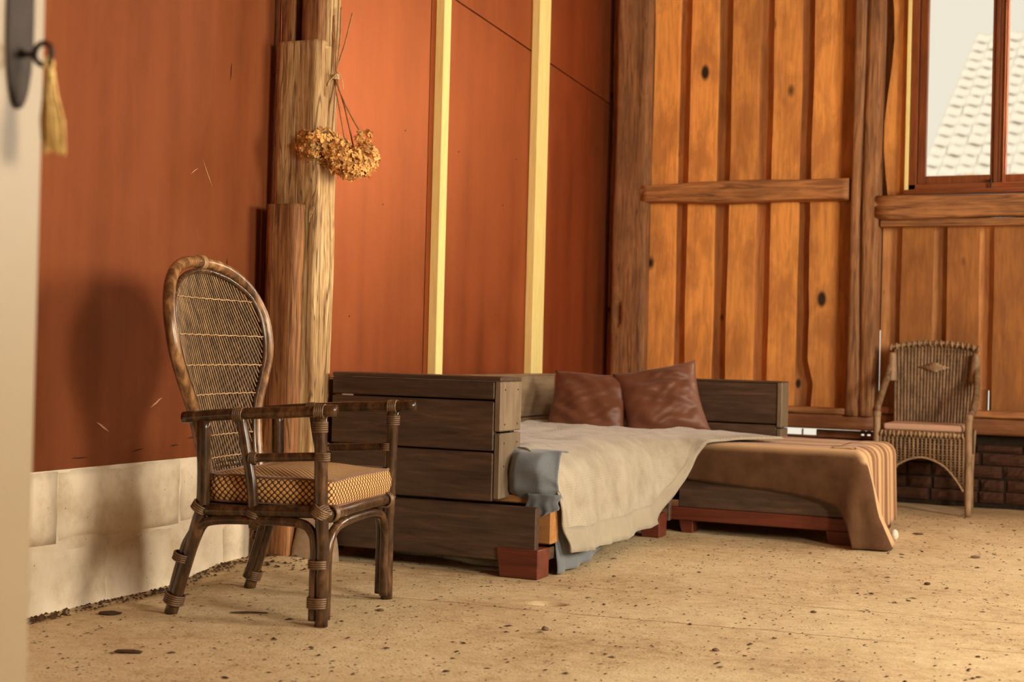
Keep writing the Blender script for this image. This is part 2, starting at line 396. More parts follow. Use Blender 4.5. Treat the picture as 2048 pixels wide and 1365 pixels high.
def net_mat(name, lo, hi, p):
    t = NT(name); tc = t.n('ShaderNodeUVMap'); sep = t.n('ShaderNodeSeparateXYZ'); t.l(tc.outputs[0], sep.inputs[0])
    a = t.math('ADD', sep.outputs[0], sep.outputs[1]); b = t.math('SUBTRACT', sep.outputs[0], sep.outputs[1])
    sa = t.math('ABSOLUTE', t.math('SINE', t.math('MULTIPLY', a, PI / p))); sb = t.math('ABSOLUTE', t.math('SINE', t.math('MULTIPLY', b, PI / p)))
    f = t.math('MULTIPLY', sa, sb)
    c = t.ramp(f, [(.28, lo), (.42, hi)])
    t.bump(f, .3, .003); return t.done(c, .85, .2)
MAT['net'] = net_mat('fishnet_pattern_fabric', (.075, .034, .018), (.66, .39, .15), .0185)
MAT['net_top'] = net_mat('fishnet_pattern_top', (.16, .075, .036), (.66, .42, .20), .0145)
MAT['piping'] = cloth('brown_piping', (.17, .075, .038), .8, 400, .1)
def set_uv(o, fn):
    me = o.data; l = me.uv_layers.new(name='UVMap')
    for p in me.polygons:
        for li in p.loop_indices:
            vi = me.loops[li].vertex_index; l.data[li].uv = fn(vi, me.vertices[vi].co, p)

# ============================================================ SETTING
# ---- floor
def axis(segs):
    out = []
    for a, b, n in segs:
        for i in range(n): out.append(a + (b - a) * i / n)
    out.append(segs[-1][1]); return out
XS = axis([(-.6, -.05, 4), (-.05, .6, 36), (.6, 2.6, 150), (2.6, 7, 18)])
YS = axis([(-13, -6.4, 14), (-6.4, -5, 30), (-5, -3, 200), (-3, -1.0, 50), (-1.0, .3, 18)])
def floor_z(x, y):
    z = .0035 * nz(x * 2.2, y * 2.2) + .002 * nz(x * 9, y * 9, 3)
    z -= .038 * (1 - sm(.06, .24, x)) * (1 - sm(-4.15, -3.75, y)) * 1.0          # sunken gutter along the wall
    z += .03 * math.exp(-(((x - .2) / .16) ** 2 + ((y + 3.68) / .12) ** 2))       # dirt banked against the post
    dx, dy = (x - 1.292), (y + 3.885); ca, sa = math.cos(.3), math.sin(.3)
    u, v = (dx * ca + dy * sa) / .062, (-dx * sa + dy * ca) / .042
    z -= .024 * (1 - sm(.62, 1.0, math.hypot(u, v))) * (1 + .45 * u) * .8
    return z
m = MB(); nx = len(XS)
m.add([(x, y, floor_z(x, y)) for y in YS for x in XS], [(j * nx + i, j * nx + i + 1, (j + 1) * nx + i + 1, (j + 1) * nx + i) for j in range(len(YS) - 1) for i in range(nx - 1)])
floor = struct(m.build('floor', MAT['floor'], smooth=True), 'rough dusty concrete floor with cracks and litter', 'floor')

# ---- left wall: red film-faced panels over a limewashed block base
wl = struct(MB().box(-.30, -.03, -9.1, .1, -.1, 3.3).build('wall_left', MAT['plank_z']), 'red-brown panelled wall over a white block base', 'wall')
def seam_z(y): return 2.395 + (y + 2.067) * (-.068)
def panel(y0, y1, z0a, z0b, z1a, z1b, mat='panel'):
    c = ((y0 + y1) / 2, (z0a + z1a) / 2)
    mm = MB(); t = .018
    vs = [(-.03, y0, z0a), (-.03, y1, z0b), (-.03, y1, z1b), (-.03, y0, z1a), (0, y0, z0a), (0, y1, z0b), (0, y1, z1b), (0, y0, z1a)]
    vs = [(a, b - c[0], d - c[1]) for a, b, d in vs]
    mm.add(vs, [(3, 2, 1, 0), (4, 5, 6, 7), (0, 1, 5, 4), (1, 2, 6, 5), (2, 3, 7, 6), (3, 0, 4, 7)])
    return mm.build('panel', MAT[mat], wl, (0, c[0], c[1]))
g = .004
panel(-9.0, -5.02, .387, .387, 3.2, 3.2, 'panel_shaded'); panel(-5.02 + g, -3.50, .387, .387, 3.2, 3.2, 'panel_shaded')
cuts = [-3.50 + g, -2.305, -1.115, -.0]
for a, b in zip(cuts, cuts[1:]):
    a2, b2 = a + g, b - g
    panel(a2, b2, .387, .387, seam_z(a2) - .004, seam_z(b2) - .004); panel(a2, b2, seam_z(a2) + .004, seam_z(b2) + .004, 3.2, 3.2)
for y0, y1 in ((-2.262, -2.196), (-1.190, -1.045)):
    wdt = y1 - y0
    mm = MB(); n = 14
    prof = []
    for i in range(n + 1):
        z = .1 + 3.0 * i / n; j = .002 * nz(z * 2, y0 * 9)
        prof.append((z, j))
    dpt = .045
    mm.grid(lambda u, v: [(0, -wdt / 2 + prof[int(round(v * n))][1], prof[int(round(v * n))][0] - 1.6), (dpt, -wdt / 2 + prof[int(round(v * n))][1], prof[int(round(v * n))][0] - 1.6),
                          (dpt, wdt / 2 + prof[int(round(v * n))][1], prof[int(round(v * n))][0] - 1.6), (0, wdt / 2 + prof[int(round(v * n))][1], prof[int(round(v * n))][0] - 1.6)][int(round(u * 4)) % 4], 4, n, True)
    bevel(mm.build('batten', MAT['batten_z'], wl, (0.0, (y0 + y1) / 2, 1.6)), .003, 1)
# block base
def block(y0, y1, z0, z1, dx):
    mm = MB(); cy, cz = (y0 + y1) / 2, (z0 + z1) / 2; nu, nv = 10, 6
    def fn(u, v):
        y = lerp(y0, y1, u); z = lerp(z0, z1, v); e = min(u, 1 - u) * (y1 - y0); e2 = min(v, 1 - v) * (z1 - z0)
        d = dx + .004 * nz(y * 5, z * 5, 2) + .0025 * nz(y * 17, z * 17) - .007 * (1 - sm(0, .012, min(e, e2)))
        return (d, y - cy + .004 * nz(z * 12, y0) * (1 if u in (0, 1) else 0), z - cz + .005 * nz(y * 9, z0 * 7) * (1 if v in (0, 1) else 0))
    mm.grid(fn, nu, nv)
    b = mm.build('block', MAT['plaster'], wl, (.006, cy, cz), smooth=True); solid(b, .03, -1)
for row, (z0, z1, off) in enumerate(((-.09, .163, -4.37), (.167, .384, -4.03))):
    ys = [off + .585 * k for k in range(-6, 8)]
    for a, b in zip(ys, ys[1:]):
        a, b = max(a, -7.5), min(b, -.02)
        if b - a > .05: block(a + .0015, b - .0015, z0, z1, .006 * random.random())
mm = MB().box(-.03, .003, -7.5, 0, -.1, .386); mm.build('joint_fill', MAT['plaster'], wl)
# scuffs and cracks on the red panels (slivers of torn film)
def sliver(y, z, l, ang, w=.004, mat='scratch', bend=.1):
    mm = MB(); n = 6
    pts = []
    for i in range(n + 1):
        t = i / n - .5; pts.append((t * l, bend * l * (t * t) + .003 * nz(i * 3.1, y * 20)))
    for sgn in (1, -1): pass
    up = [(0.0008, p[0] * math.cos(ang) - (p[1] + w * math.sin(PI * i / n)) * math.sin(ang), p[0] * math.sin(ang) + (p[1] + w * math.sin(PI * i / n)) * math.cos(ang)) for i, p in enumerate(pts)]
    dn = [(0.0008, p[0] * math.cos(ang) - p[1] * math.sin(ang), p[0] * math.sin(ang) + p[1] * math.cos(ang)) for p in pts]
    mm.add(up + dn, [(i, i + 1, n + 2 + i, n + 1 + i) for i in range(n)])
    mm.build('scuff', MAT[mat], wl, (.001, y, z))
for a in ((-3.795, 1.735, .07, PI / 2 - .1), (-3.79, 1.05, .06, PI / 2 - .1), (-3.92, 1.36, .11, -1.0, .0025, 'pale_scratch'), (-3.99, 1.36, .05, .6, .0025, 'pale_scratch'),
          (-4.16, .575, .07, .5, .006, 'pale_scratch'), (-4.42, .505, .07, -.5, .006, 'pale_scratch'), (-4.52, .415, .08, 0), (-4.25, .423, .07, .1), (-4.06, .43, .05, 0), (-3.97, .45, .05, 0),
          (-2.95, 1.49, .035, PI / 2, .008, 'pale_scratch'), (-1.55, .95, .012, .2, .004)):
    sliver(*a)
for y, z in ((-2.52, 1.72), (-2.7, 1.38), (-2.95, .9), (-1.5, 1.5), (-1.35, 1.75), (-2.0, 1.7)):
    mm = MB(); mm.tube([(0, 0, 0), (.002, 0, 0)], .0035, 8); mm.build('nail', MAT['nail'], wl, (.0, y, z))

# ---- back wall: boards between a hewn timber frame over a brick plinth
wb = struct(MB().box(-.3, 5.6, .055, .16, 2.95, 3.3).build('wall_back', MAT['plank_x']), 'rustic timber-framed wall of vertical boards over dark bricks', 'wall')
def board(x0, x1, z0, z1, y0=0.0, t=.032, name='plank', mat='plank_z', wane=.006, seg=9, parent=None, seed=None, wane_l=None):
    cx, cz = (x0 + x1) / 2, (z0 + z1) / 2; sd = seed if seed is not None else random.random() * 50
    mm = MB(); w2 = (x1 - x0) / 2
    ring = []
    for i in range(seg + 1):
        z = lerp(z0, z1, i / seg)
        l = -w2 + wane * nz(sd, z * 2.3) + (wane_l(z) if wane_l else 0); r = w2 + wane * nz(sd + 9, z * 2.3)
        bow = .004 * nz(sd + 4, z)
        ring += [(l, t, z - cz), (l + .003, bow, z - cz), (r - .003, bow, z - cz), (r, t, z - cz)]
    fs = []
    for i in range(seg):
        for k in range(4):
            a, b = i * 4 + k, i * 4 + (k + 1) % 4; fs.append((a, b, b + 4, a + 4))
    fs += [(3, 2, 1, 0), tuple(seg * 4 + k for k in range(4))]
    mm.add(ring, fs)
    return mm.build(name, MAT[mat], parent or wb, (cx, y0, cz))
ZT = 3.0
front = [(.262, .418), (.487, .650), (.733, .892), (.977, 1.134), (1.205, 1.366)]
for i, (a, b) in enumerate(front):
    wf = (lambda z: .035 * sm(.72, .66, z) * (1 - .4 * sm(.6, .5, z)) + .012 * nz(z * 11)) if i == 4 else None
    board(a, b, 1.70, ZT, 0, mat='plank_z'); board(a, b, .50, 1.69, 0, mat='plank_z', wane_l=wf)
for a, b in ((.05, .30), (.38, .525), (.61, .77), (.855, 1.015), (1.10, 1.275), (1.33, 1.475)):
    board(a, b, .45, ZT, .062, name='cover_board', mat='strip', wane=.002)
board(.005, .05, .0, ZT, .0, name='cover_board', mat='beam_z', wane=.008)
board(-.05, .06, .0, ZT, .03, name='cover_board', mat='beam_z', wane=.0)
board(.05, .4, .3, .5, .04, name='cover_board', mat='plank_z', wane=.0)
# right-hand bay
right_front = [(1.708, 1.872), (1.950, 2.116), (2.190, 2.36), (2.44, 2.62), (2.70, 2.87), (2.95, 3.13), (3.21, 3.4), (3.48, 3.66), (3.74, 3.92), (4.0, 4.18), (4.26, 4.45), (4.53, 4.72), (4.80, 4.98), (5.06, 5.24)]
for i, (a, b) in enumerate(right_front):
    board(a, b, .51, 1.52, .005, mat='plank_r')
    if a > 2.9 and not 4.2 < b < 5.1: board(a + (.14 if a == 2.95 else 0), b, 1.5, ZT, .005)
    nb = right_front[i + 1][0] if i + 1 < len(right_front) else 5.5
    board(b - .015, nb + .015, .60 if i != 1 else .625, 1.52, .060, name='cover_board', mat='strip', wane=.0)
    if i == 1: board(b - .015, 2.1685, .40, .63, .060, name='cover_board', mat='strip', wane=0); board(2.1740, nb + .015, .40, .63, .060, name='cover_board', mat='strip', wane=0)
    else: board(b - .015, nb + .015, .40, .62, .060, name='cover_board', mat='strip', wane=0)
    if a > 2.9 and not 4.2 < b < 4.9: board(b - .015, nb + .015, 1.5, ZT, .060, name='cover_board', mat='strip', wane=.0)
board(1.5955, 1.725, .40, 1.52, .060, name='cover_board', mat='strip', wane=.0)
board(1.60, 1.738, 1.62, ZT, .006, name='plank', mat='plank_z', wane=.004, wane_l=lambda z: .022 * math.sin(z * 5.5) + .02)
board(1.56, 1.66, .94, ZT, .098, name='cover_board', mat='beam_z', wane=.0)
# hewn timbers
def timber(x0, x1, y0, y1, z0, z1, name, mat, amp=.010, long='z', seg=34, nseg=6, crack=None, seed=0):
    c = Vector(((x0 + x1) / 2, (y0 + y1) / 2, (z0 + z1) / 2)); mm = MB()
    def per(k):      # rounded square cross-section, k in 0..1
        a = k * 4; e = int(a) % 4; f = a - int(a)
        p = [(-1, -1), (1, -1), (1, 1), (-1, 1)]; A, B = p[e], p[(e + 1) % 4]
        return lerp(A[0], B[0], f), lerp(A[1], B[1], f)
    n = nseg * 4
    def fn(u, v):
        k = (round(u * n) % n) / n; a, b = per(k)
        if abs(a) > .99 and abs(b) > .99: a *= .93; b *= .93
        if long == 'z':
            z = lerp(z0, z1, v); x = c.x + a * (x1 - x0) / 2; y = c.y + b * (y1 - y0) / 2
            d = amp * nz(x * 3 + seed, y * 3, z * 1.7) + amp * .35 * nz(x * 22 + seed, y * 22, z * 3)
            if crack: d -= crack(x, z) if b < -.9 else 0
            nrm = Vector((a, b, 0)).normalized(); q = Vector((x, y, z)) + nrm * d
        else:
            x = lerp(x0, x1, v); y = c.y + a * (y1 - y0) / 2; z = c.z + b * (z1 - z0) / 2
            d = amp * nz(x * 1.7 + seed, y * 3, z * 3) + amp * .35 * nz(x * 3 + seed, y * 22, z * 22)
            if crack: d -= crack(x, z) if a < -.9 else 0
            nrm = Vector((0, a, b)).normalized(); q = Vector((x, y, z)) + nrm * d
        return q - c
    mm.grid(fn, n, seg, True)
    b = len(mm.v) - n
    mm.f.append(tuple(range(n))[::-1]); mm.f.append(tuple(b + k for k in range(n)))
    return mm.build(name, MAT[mat], wb, c, smooth=True)
timber(.060, .262, -.085, .03, -.02, 3.0, 'frame_post', 'beam_z', .008, seed=3, crack=lambda x, z: .03 if (.082 < x < .118 and .93 < z < 1.06) else 0, nseg=12, seg=90)
timber(1.442, 1.592, -.09, .085, .465, 3.0, 'frame_post', 'beam_z', .009, seed=11, crack=lambda x, z: .028 * (1 - sm(.003, .012, abs(x - 1.505 - .008 * math.sin(z * 3)))), nseg=14, seg=60)
timber(.235, 1.432, -.105, .02, 1.650, 1.770, 'frame_rail', 'plank_x', .020, 'x', 34, 8, seed=5, crack=lambda x, z: .02 * (1 - sm(.002, .010, abs(z - 1.722 - .012 * math.sin(x * 5)))))
timber(1.585, 5.4, -.10, .02, 1.545, 1.668, 'frame_rail', 'plank_x', .014, 'x', 44, 8, seed=8, crack=lambda x, z: .02 * (1 - sm(.002, .010, abs(z - 1.622 - .008 * math.sin(x * 4)))))
mm = MB().box(-1.9, 1.9, -.055, .02, -.020, .020, .004); mm.build('ledge', MAT['plank_x'], wb, (3.5, -.0, 1.522))
timber(.10, 1.6, -.07, .03, .385, .470, 'sill_beam', 'sill_x', .004, 'x', 24, 5, seed=21)
timber(.30, 1.438, -.085, .03, .468, .505, 'sill_strip', 'plank_x', .003, 'x', 20, 4, seed=22)
timber(1.60, 5.4, -.07, .03, .392, .484, 'sill_beam', 'sill_x', .004, 'x', 30, 5, seed=23)
timber(1.60, 5.4, -.09, .03, .482, .522, 'sill_strip', 'plank_x', .003, 'x', 30, 4, seed=24)
# low boards under the sill, with daylight leaking through the gaps between them
for a, b in ((.1, 1.098), (1.186, 1.19), (1.268, 1.512), (1.532, 1.545), (1.566, 1.72)):
    mm = MB().box(-(b - a) / 2, (b - a) / 2, 0, .03, -.021, .021, .001); mm.build('low_board', MAT['sill_x'], wb, ((a + b) / 2, .0, .358))
for a, b in ((1.09, 1.19), (1.186, 1.275)):
    mm = MB().box(-(b - a) / 2, (b - a) / 2, 0, .03, -.004, .004, .001); mm.build('low_board', MAT['sill_x'], wb, ((a + b) / 2, .0, .341))
for x in (1.522, 1.5555):
    for z, h in ((.3725, .0085), (.3455, .0085)):
        mm = MB().box(-.012, .012, 0, .03, -h, h, .001); mm.build('low_board', MAT['sill_x'], wb, (x, .0, z))
mm = MB().box(1.72, 5.4, .0, .06, .335, .392); mm.build('ledge', MAT['mortar'], wb)
# brick plinth
MB().box(-.1, 5.5, .012, .18, -.1, .336).build('mortar_bed', MAT['mortar'], wb)
brick_meshes = []
for k in range(5):
    mm = MB(); mm.box(-.5, .5, 0, .1, -.5, .5, .0)
    me = None
    bm_ = MB(); n = 6
    def fb(u, v, k=k):
        e = min(u, 1 - u, v, 1 - v)
        return (u - .5, -.012 * sm(0, .14, e) - .010 * nz(u * 4 + k * 9, v * 3), v - .5)
    bm_.grid(fb, 6, 3)
    ob = bm_.build('brick', MAT['brick'], wb); brick_meshes.append(ob.data); bpy.data.objects.remove(ob)
pale = brick_meshes[0].copy(); pale.materials.clear(); pale.materials.append(MAT['brick_pale'])
rows = [(.030, .088), (.093, .150), (.163, .224), (.232, .291), (.299, .336)]
for r, (z0, z1) in enumerate(rows):
    x = .02 - .13 * (r % 2)
    while x < 5.3:
        wdt = random.choice((.115, .225, .235, .12, .23)); 
        if x > -.2:
            me = random.choice(brick_meshes)
            if r in (0, 4) and x > 2.1 and random.random() < .4: me = pale
            o = bpy.data.objects.new('brick', me); COL.objects.link(o); o.parent = wb
            o.location = (x + wdt / 2, .004 + random.uniform(-.004, .006), (z0 + z1) / 2); o.scale = (wdt, 1, z1 - z0)
        x += wdt + random.uniform(.012, .022)
# ---- window in the back wall
wn = struct(empty('window_1', (0, 0, 0)), 'tall pine-framed window with narrow panes in the board wall', 'window')
def bar(name, x0, x1, y0, y1, z0, z1, mat='winframe', parent=wn, bev=.004):
    c = ((x0 + x1) / 2, (y0 + y1) / 2, (z0 + z1) / 2)
    return MB().box(x0 - c[0], x1 - c[0], y0 - c[1], y1 - c[1], z0 - c[2], z1 - c[2], bev).build(name, MAT[mat], parent, c)
WZ0, WZ1 = 1.778, 2.98
WX = 3.0
bar('casing', 1.722, 1.742, -.045, .04, 1.690, WZ1 + .06, 'batten_z', bev=.002)
bar('outer_frame', 1.742, 1.782, -.03, .10, 1.70, WZ1 + .06)
bar('outer_frame', 3.02, 3.08, -.03, .10, 1.70, WZ1 + .06)
bar('outer_frame', 1.742, 3.08, -.03, .10, 1.695, 1.732, 'winframe_x')
bar('window_sill', 1.722, 3.10, -.075, .02, 1.672, 1.697, 'winframe_x')
bar('outer_frame', 1.742, 3.08, -.03, .10, WZ1, WZ1 + .06, 'winframe_x')
for xa, xb, ya in ((1.784, 2.196, 0), (2.199, 2.606, 0), (2.609, 3.018, 0)):
    l_, r_ = (.042, .036) if xa < 2 else (.042, .04)
    c = ((xa + xb) / 2, .0275, (1.733 + WZ1) / 2)
    mm = MB(); q = lambda x0, x1, y0, y1, z0, z1: mm.box(x0 - c[0], x1 - c[0], y0 - c[1], y1 - c[1], z0 - c[2], z1 - c[2], .004)
    q(xa, xa + l_, .0, .055, 1.733, WZ1); q(xb - r_, xb, .0, .055, 1.733, WZ1); q(xa + l_ - .001, xb - r_ + .001, .002, .053, 1.733, WZ0); q(xa + l_ - .001, xb - r_ + .001, .002, .053, WZ1 - .045, WZ1)
    sash = mm.build('sash', MAT['winframe'], wn, c)
    w_, h_ = (xb - xa - l_ - r_ + .008), (WZ1 - WZ0 - .036)
    MB().box(-w_ / 2, w_ / 2, -.002, .002, -h_ / 2, h_ / 2).build('pane', MAT['glass'], sash, ((l_ - r_) / 2, 0, (WZ0 + WZ1 - .044) / 2 - c[2]))
bar('mullion_bead', 2.178, 2.188, -.012, .0, 1.733, WZ1, 'winframe', bev=.002)
bar('mullion_bead', 2.222, 2.229, -.012, .0, 1.733, WZ1, 'winframe', bev=.002)
mm = MB().tube([(0, 0, 0), (0, -.05, 0)], .006, 8).tube([(0, -.05, 0), (0, -.05, -.06)], .005, 8); mm.build('window_catch', MAT['iron'], wn, (2.172, -.0, 1.745))

# ---- other walls, ceiling (out of the picture, shape the light)
wr = struct(empty('wall_right', (RW, 0, 0)), 'barn wall with two window openings to the right', 'wall')
def wseg(y0, y1, z0, z1): MB().box(0, .15, y0, y1, z0, z1).build('wall_board', MAT['ceiling'], wr)
ys = [-9.1] + [v for a, b, c, d in sorted(WINS) for v in (a, b)] + [.1]
for i in range(0, len(ys), 2): wseg(ys[i], ys[i + 1], -.1, 3.3)
for a, b, c, d in WINS: wseg(a, b, -.1, c); wseg(a, b, d, 3.3)
wf = struct(MB().box(-.3, 5.6, -9.1, -9.0, -.1, 3.3).build('wall_front', MAT['ceiling']), 'dark boarded wall behind the viewpoint', 'wall')
struct(MB().box(-.3, 5.6, -9.1, .2, 3.2, 3.3).build('ceiling', MAT['ceiling']), 'dark boarded ceiling above the room', 'ceiling')

# ---- the open door at the left edge of the picture
DA = PI / 2
dr = struct(empty('door_1', (1.77, -6.62, 0), DA), 'open cream painted door with a long dark keyhole plate', 'door')
# local: x runs from the free edge (0) back to the hinge (-.9), y+ is left of that; the visible face looks towards -y
MB().box(-.91, 0, .0, .042, .012, 2.05, .003).build('door_leaf', MAT['door'], dr)
esc = MB()
pl = []
for i in range(40):
    a = 2 * PI * i / 40; pl.append((-.0435 + .0215 * math.cos(a), 1.152 + .105 * (abs(math.sin(a)) ** .8) * (1 if math.sin(a) > 0 else -1)))
n = len(pl)
esc.add([(x, 0.0, z) for x, z in pl] + [(x, -.003, z) for x, z in pl] + [(-.0435 + (x + .0435) * .8, -.0045, 1.152 + (z - 1.152) * .95) for x, z in pl],
        [(i, (i + 1) % n, n + (i + 1) % n, n + i) for i in range(n)] + [(n + i, n + (i + 1) % n, 2 * n + (i + 1) % n, 2 * n + i) for i in range(n)] + [tuple(range(2 * n, 3 * n))[::-1]])
esc.build('keyhole_plate', MAT['iron'], dr, (0, -.0002, 0))
MB().tube([(-.0425, -.0035, 1.112), (-.0425, -.0055, 1.112)], .006, 12).build('keyhole', MAT['black'], dr)
ky = tag(empty('key', (1.77, -6.62, 0), DA), 'dark iron key with a ring bow in the door, gold tassel hanging from it', 'key')
MB().tube([(-.0425, .02, 1.112), (-.0425, -.024, 1.110)], .0034, 10).build('shaft', MAT['iron'], ky, smooth=True)
MB().ring((-.0425, -.0365, 1.110), (1, 0, 0), .0125, .0034, 24, 8).build('bow', MAT['iron'], ky, smooth=True)
MB().ring((-.0425, -.0455, 1.098), (0, 1, 0), .007, .0018, 16, 6).build('tassel_loop', MAT['tassel'], ky, smooth=True)
ts = MB()
for i in range(46):
    a = random.random() * 2 * PI; r = math.sqrt(random.random()) * .0105
    x0, y0 = -.0425 + .004 * math.cos(a), -.048 + .004 * math.sin(a)
    x1, y1 = -.0425 + (r * 1.25) * math.cos(a), -.050 + (r * 1.25) * math.sin(a); sw = .004 * nz(i * 2.3)
    ts.tube([(x0, y0, 1.086), (lerp(x0, x1, .35), lerp(y0, y1, .35), 1.062), (x1 + sw, y1 - .003, 1.03), (x1 + sw * .5, y1 - .006, .995 + random.uniform(-.004, .012))], [.0012, .0016, .0016, .0012], 5)
ts.build('tassel', MAT['tassel'], ky, smooth=True)
MB().tube([(-.0425, -.048, 1.094), (-.0425, -.048, 1.088), (-.0425, -.048, 1.074)], [.003, .0055, .006], 10).build('tassel_knot', MAT['tassel'], ky, smooth=True)

# ---- neighbour's roof outside the window
nr = tag(empty('neighbour_roof', (-1.2, 17.5, 3.4)), 'pale tiled roof of the neighbouring house seen through the window', 'roof')
PT = math.radians(42)
def roof_pt(u, v, h=0): return Vector((u, v * math.cos(PT) - h * math.sin(PT), v * math.sin(PT) + h * math.cos(PT)))
mm = MB(); mm.add([roof_pt(0, -1.5), roof_pt(6, -1.5), roof_pt(6, 5.7), roof_pt(.75, 5.7)], [(0, 1, 2, 3)]); solid(mm.build('underlay', MAT['roof_under'], nr), .05)
tm = MB(); nt = 8
tm.grid(lambda u, v: roof_pt(u * .30, v * .36, .035 + .022 * math.sin(u * 2 * PI) + .02 * (1 - v)), nt, 1)
tob = tm.build('roof_tile', MAT['roof_tile'], nr, smooth=True); solid(tob, .012); tme = tob.data; first = True
for j in range(22):
    v = -1.4 + j * .33
    for i in range(10):
        u = .3 * i + .02 + max(0, (v + 1.5) * .105)
        if u > 5.0: continue
        if first: o = tob; first = False
        else: o = tob.copy(); COL.objects.link(o)
        o.location = roof_pt(u, v) + Vector((random.uniform(-.01, .01), 0, random.uniform(-.008, .008)))
MB().box(-.1, .1, -.1, .1, 0, .28, .02).build('chimney_pot', MAT['roof_under'], nr, roof_pt(1.15, .55))

# ============================================================ THINGS
# ---- weathered oak post with the sawn-off piece in front
post = tag(empty('oak_post', (.13, -3.52, 0)), 'weathered hewn oak post in front of the red wall, with sawn notch', 'post')
def hewn(x0, x1, y0, y1, z0, z1, name, mat, amp, seed, parent, seg=80, nseg=10, mod=None, round_=.92, org=Vector((.13, -3.52, 0)), taper=None):
    c = Vector(((x0 + x1) / 2, (y0 + y1) / 2, (z0 + z1) / 2)); mm = MB(); n = nseg * 4
    P4 = [(-1, -1), (1, -1), (1, 1), (-1, 1)]
    def fn(u, v):
        k = (round(u * n) % n) / n * 4; e = int(k) % 4; f = k - int(k)
        a = lerp(P4[e][0], P4[(e + 1) % 4][0], f); b = lerp(P4[e][1], P4[(e + 1) % 4][1], f)
        if abs(a) > .99 and abs(b) > .99: a *= round_; b *= round_
        z = lerp(z0, z1, v); hx, hy = (x1 - x0) / 2, (y1 - y0) / 2
        if taper: tx = taper(z); hx *= tx; hy *= tx
        x = c.x + a * hx; y = c.y + b * hy
        d = amp * nz(x * 4 + seed, y * 4, z * 1.5) + amp * .45 * nz(x * 30 + seed, y * 30, z * 2.2) + amp * .2 * nz(x * 60 + seed, y * 60, z * 9)
        if mod: d += mod(x, y, z, a, b)
        if v in (0, 1): d *= .3
        q = Vector((x, y, z)) + Vector((a, b, 0)).normalized() * d
        return q - c
    mm.grid(fn, n, seg, True); b0 = len(mm.v) - n
    mm.f.append(tuple(range(n))[::-1]); mm.f.append(tuple(b0 + k for k in range(n)))
    return mm.build(name, MAT[mat], parent, c - org, smooth=True)
def mod_main(x, y, z, a, b):
    d = 0
    if a > .9 and -3.556 < y < -3.530 and 1.69 < z < 1.855: d -= .045                       # mortise
    if b < -.9: d -= .016 * (1 - sm(.0, .016, abs(x - .205 - .008 * math.sin(z * 4)))) * sm(1.45, 1.25, z)   # long open groove
    return d
hewn(.045, .232, -3.585, -3.455, -.01, 1.880, 'shaft', 'oak_z', .009, 4, post, 150, 14, mod_main)
hewn(.130, .222, -3.565, -3.46, 1.865, 3.2, 'upper_brace', 'oak_dark', .008, 14, post, 40, 6)
hewn(.190, .236, -3.540, -3.452, 1.865, 3.2, 'upper_shaft', 'oak_z', .006, 24, post, 40, 6)
hewn(.040, .098, -3.56, -3.47, 1.87, 3.2, 'upper_splint', 'oak_dark', .008, 34, post, 40, 6)
hewn(.060, .13, -3.50, -3.46, 1.87, 3.2, 'upper_core', 'oak_dark', .006, 44, post, 20, 4)
hewn(.064, .192, -3.655, -3.588, .012, 1.282, 'short_stud', 'oak_dark', .005, 54, post, 80, 8, round_=.86)
hewn(.205, .300, -3.62, -3.51, -.02, .30, 'footing', 'stone', .012, 64, post, 16, 8, taper=lambda z: 1.35 - .9 * sm(0, .3, z))
MB().tube([(.10, -.02, .545), (.15, -.03, .548)], .0022, 6).build('nail', MAT['nail'], post)
mm = MB()
for i in range(4): mm.tube([(.08 + .004 * i, -.075, .80 + .01 * i), (.09 + .006 * i, -.085, .86), (.10 + .004 * i, -.08, .90 + .012 * i)], .0015, 5)
mm.build('splinter', MAT['oak_z'], post, (0, 0, .42))

# ---- dried hydrangea bunch hanging on the post
hy = tag(empty('dried_hydrangea', (.275, -3.50, 1.48)), 'bunch of dried brown hydrangeas hanging upside down on the oak post', 'dried flowers')
def head(c, rad, n, seed, mat):
    random.seed(seed); mm = MB()
    for i in range(n):
        while True:
            d = Vector((random.gauss(0, 1), random.gauss(0, 1), random.gauss(0, 1))).normalized()
            if d.z < .75 or random.random() < .3: break
        p = Vector(c) + Vector((d.x * rad[0], d.y * rad[1], d.z * rad[2])) * random.uniform(.82, 1.08)
        nrm = (d + Vector((random.uniform(-.5, .5), random.uniform(-.5, .5), random.uniform(-.5, .5)))).normalized()
        u = nrm.orthogonal().normalized(); w = nrm.cross(u); a0 = random.random() * 6
        s = random.uniform(.007, .0115)
        for k in range(4):
            a = a0 + k * PI / 2; e = u * math.cos(a) + w * math.sin(a); f = -u * math.sin(a) + w * math.cos(a)
            cup = random.uniform(-.3, .7)
            mm.add([p, p + e * s * .6 + f * s * .5 + nrm * s * .25 * cup, p + e * s * 1.1 + nrm * s * cup, p + e * s * .6 - f * s * .5 + nrm * s * .25 * cup], [(0, 1, 2, 3)])
    o = mm.build('flower_head', MAT[mat], hy); o['kind'] = 'stuff'; return o
head((-.060, -.05, .02), (.085, .07, .068), 360, 1, 'flower'); head((.035, -.035, -.02), (.080, .065, .062), 330, 2, 'flower'); head((.100, .0, -.025), (.052, .05, .06), 190, 3, 'flower'); head((.095, .0, .055), (.028, .03, .030), 50, 4, 'flower'); head((.06, -.02, -.06), (.07, .05, .04), 180, 5, 'flower')
random.seed(21)
tie = Vector((-.022, -.01, .275))
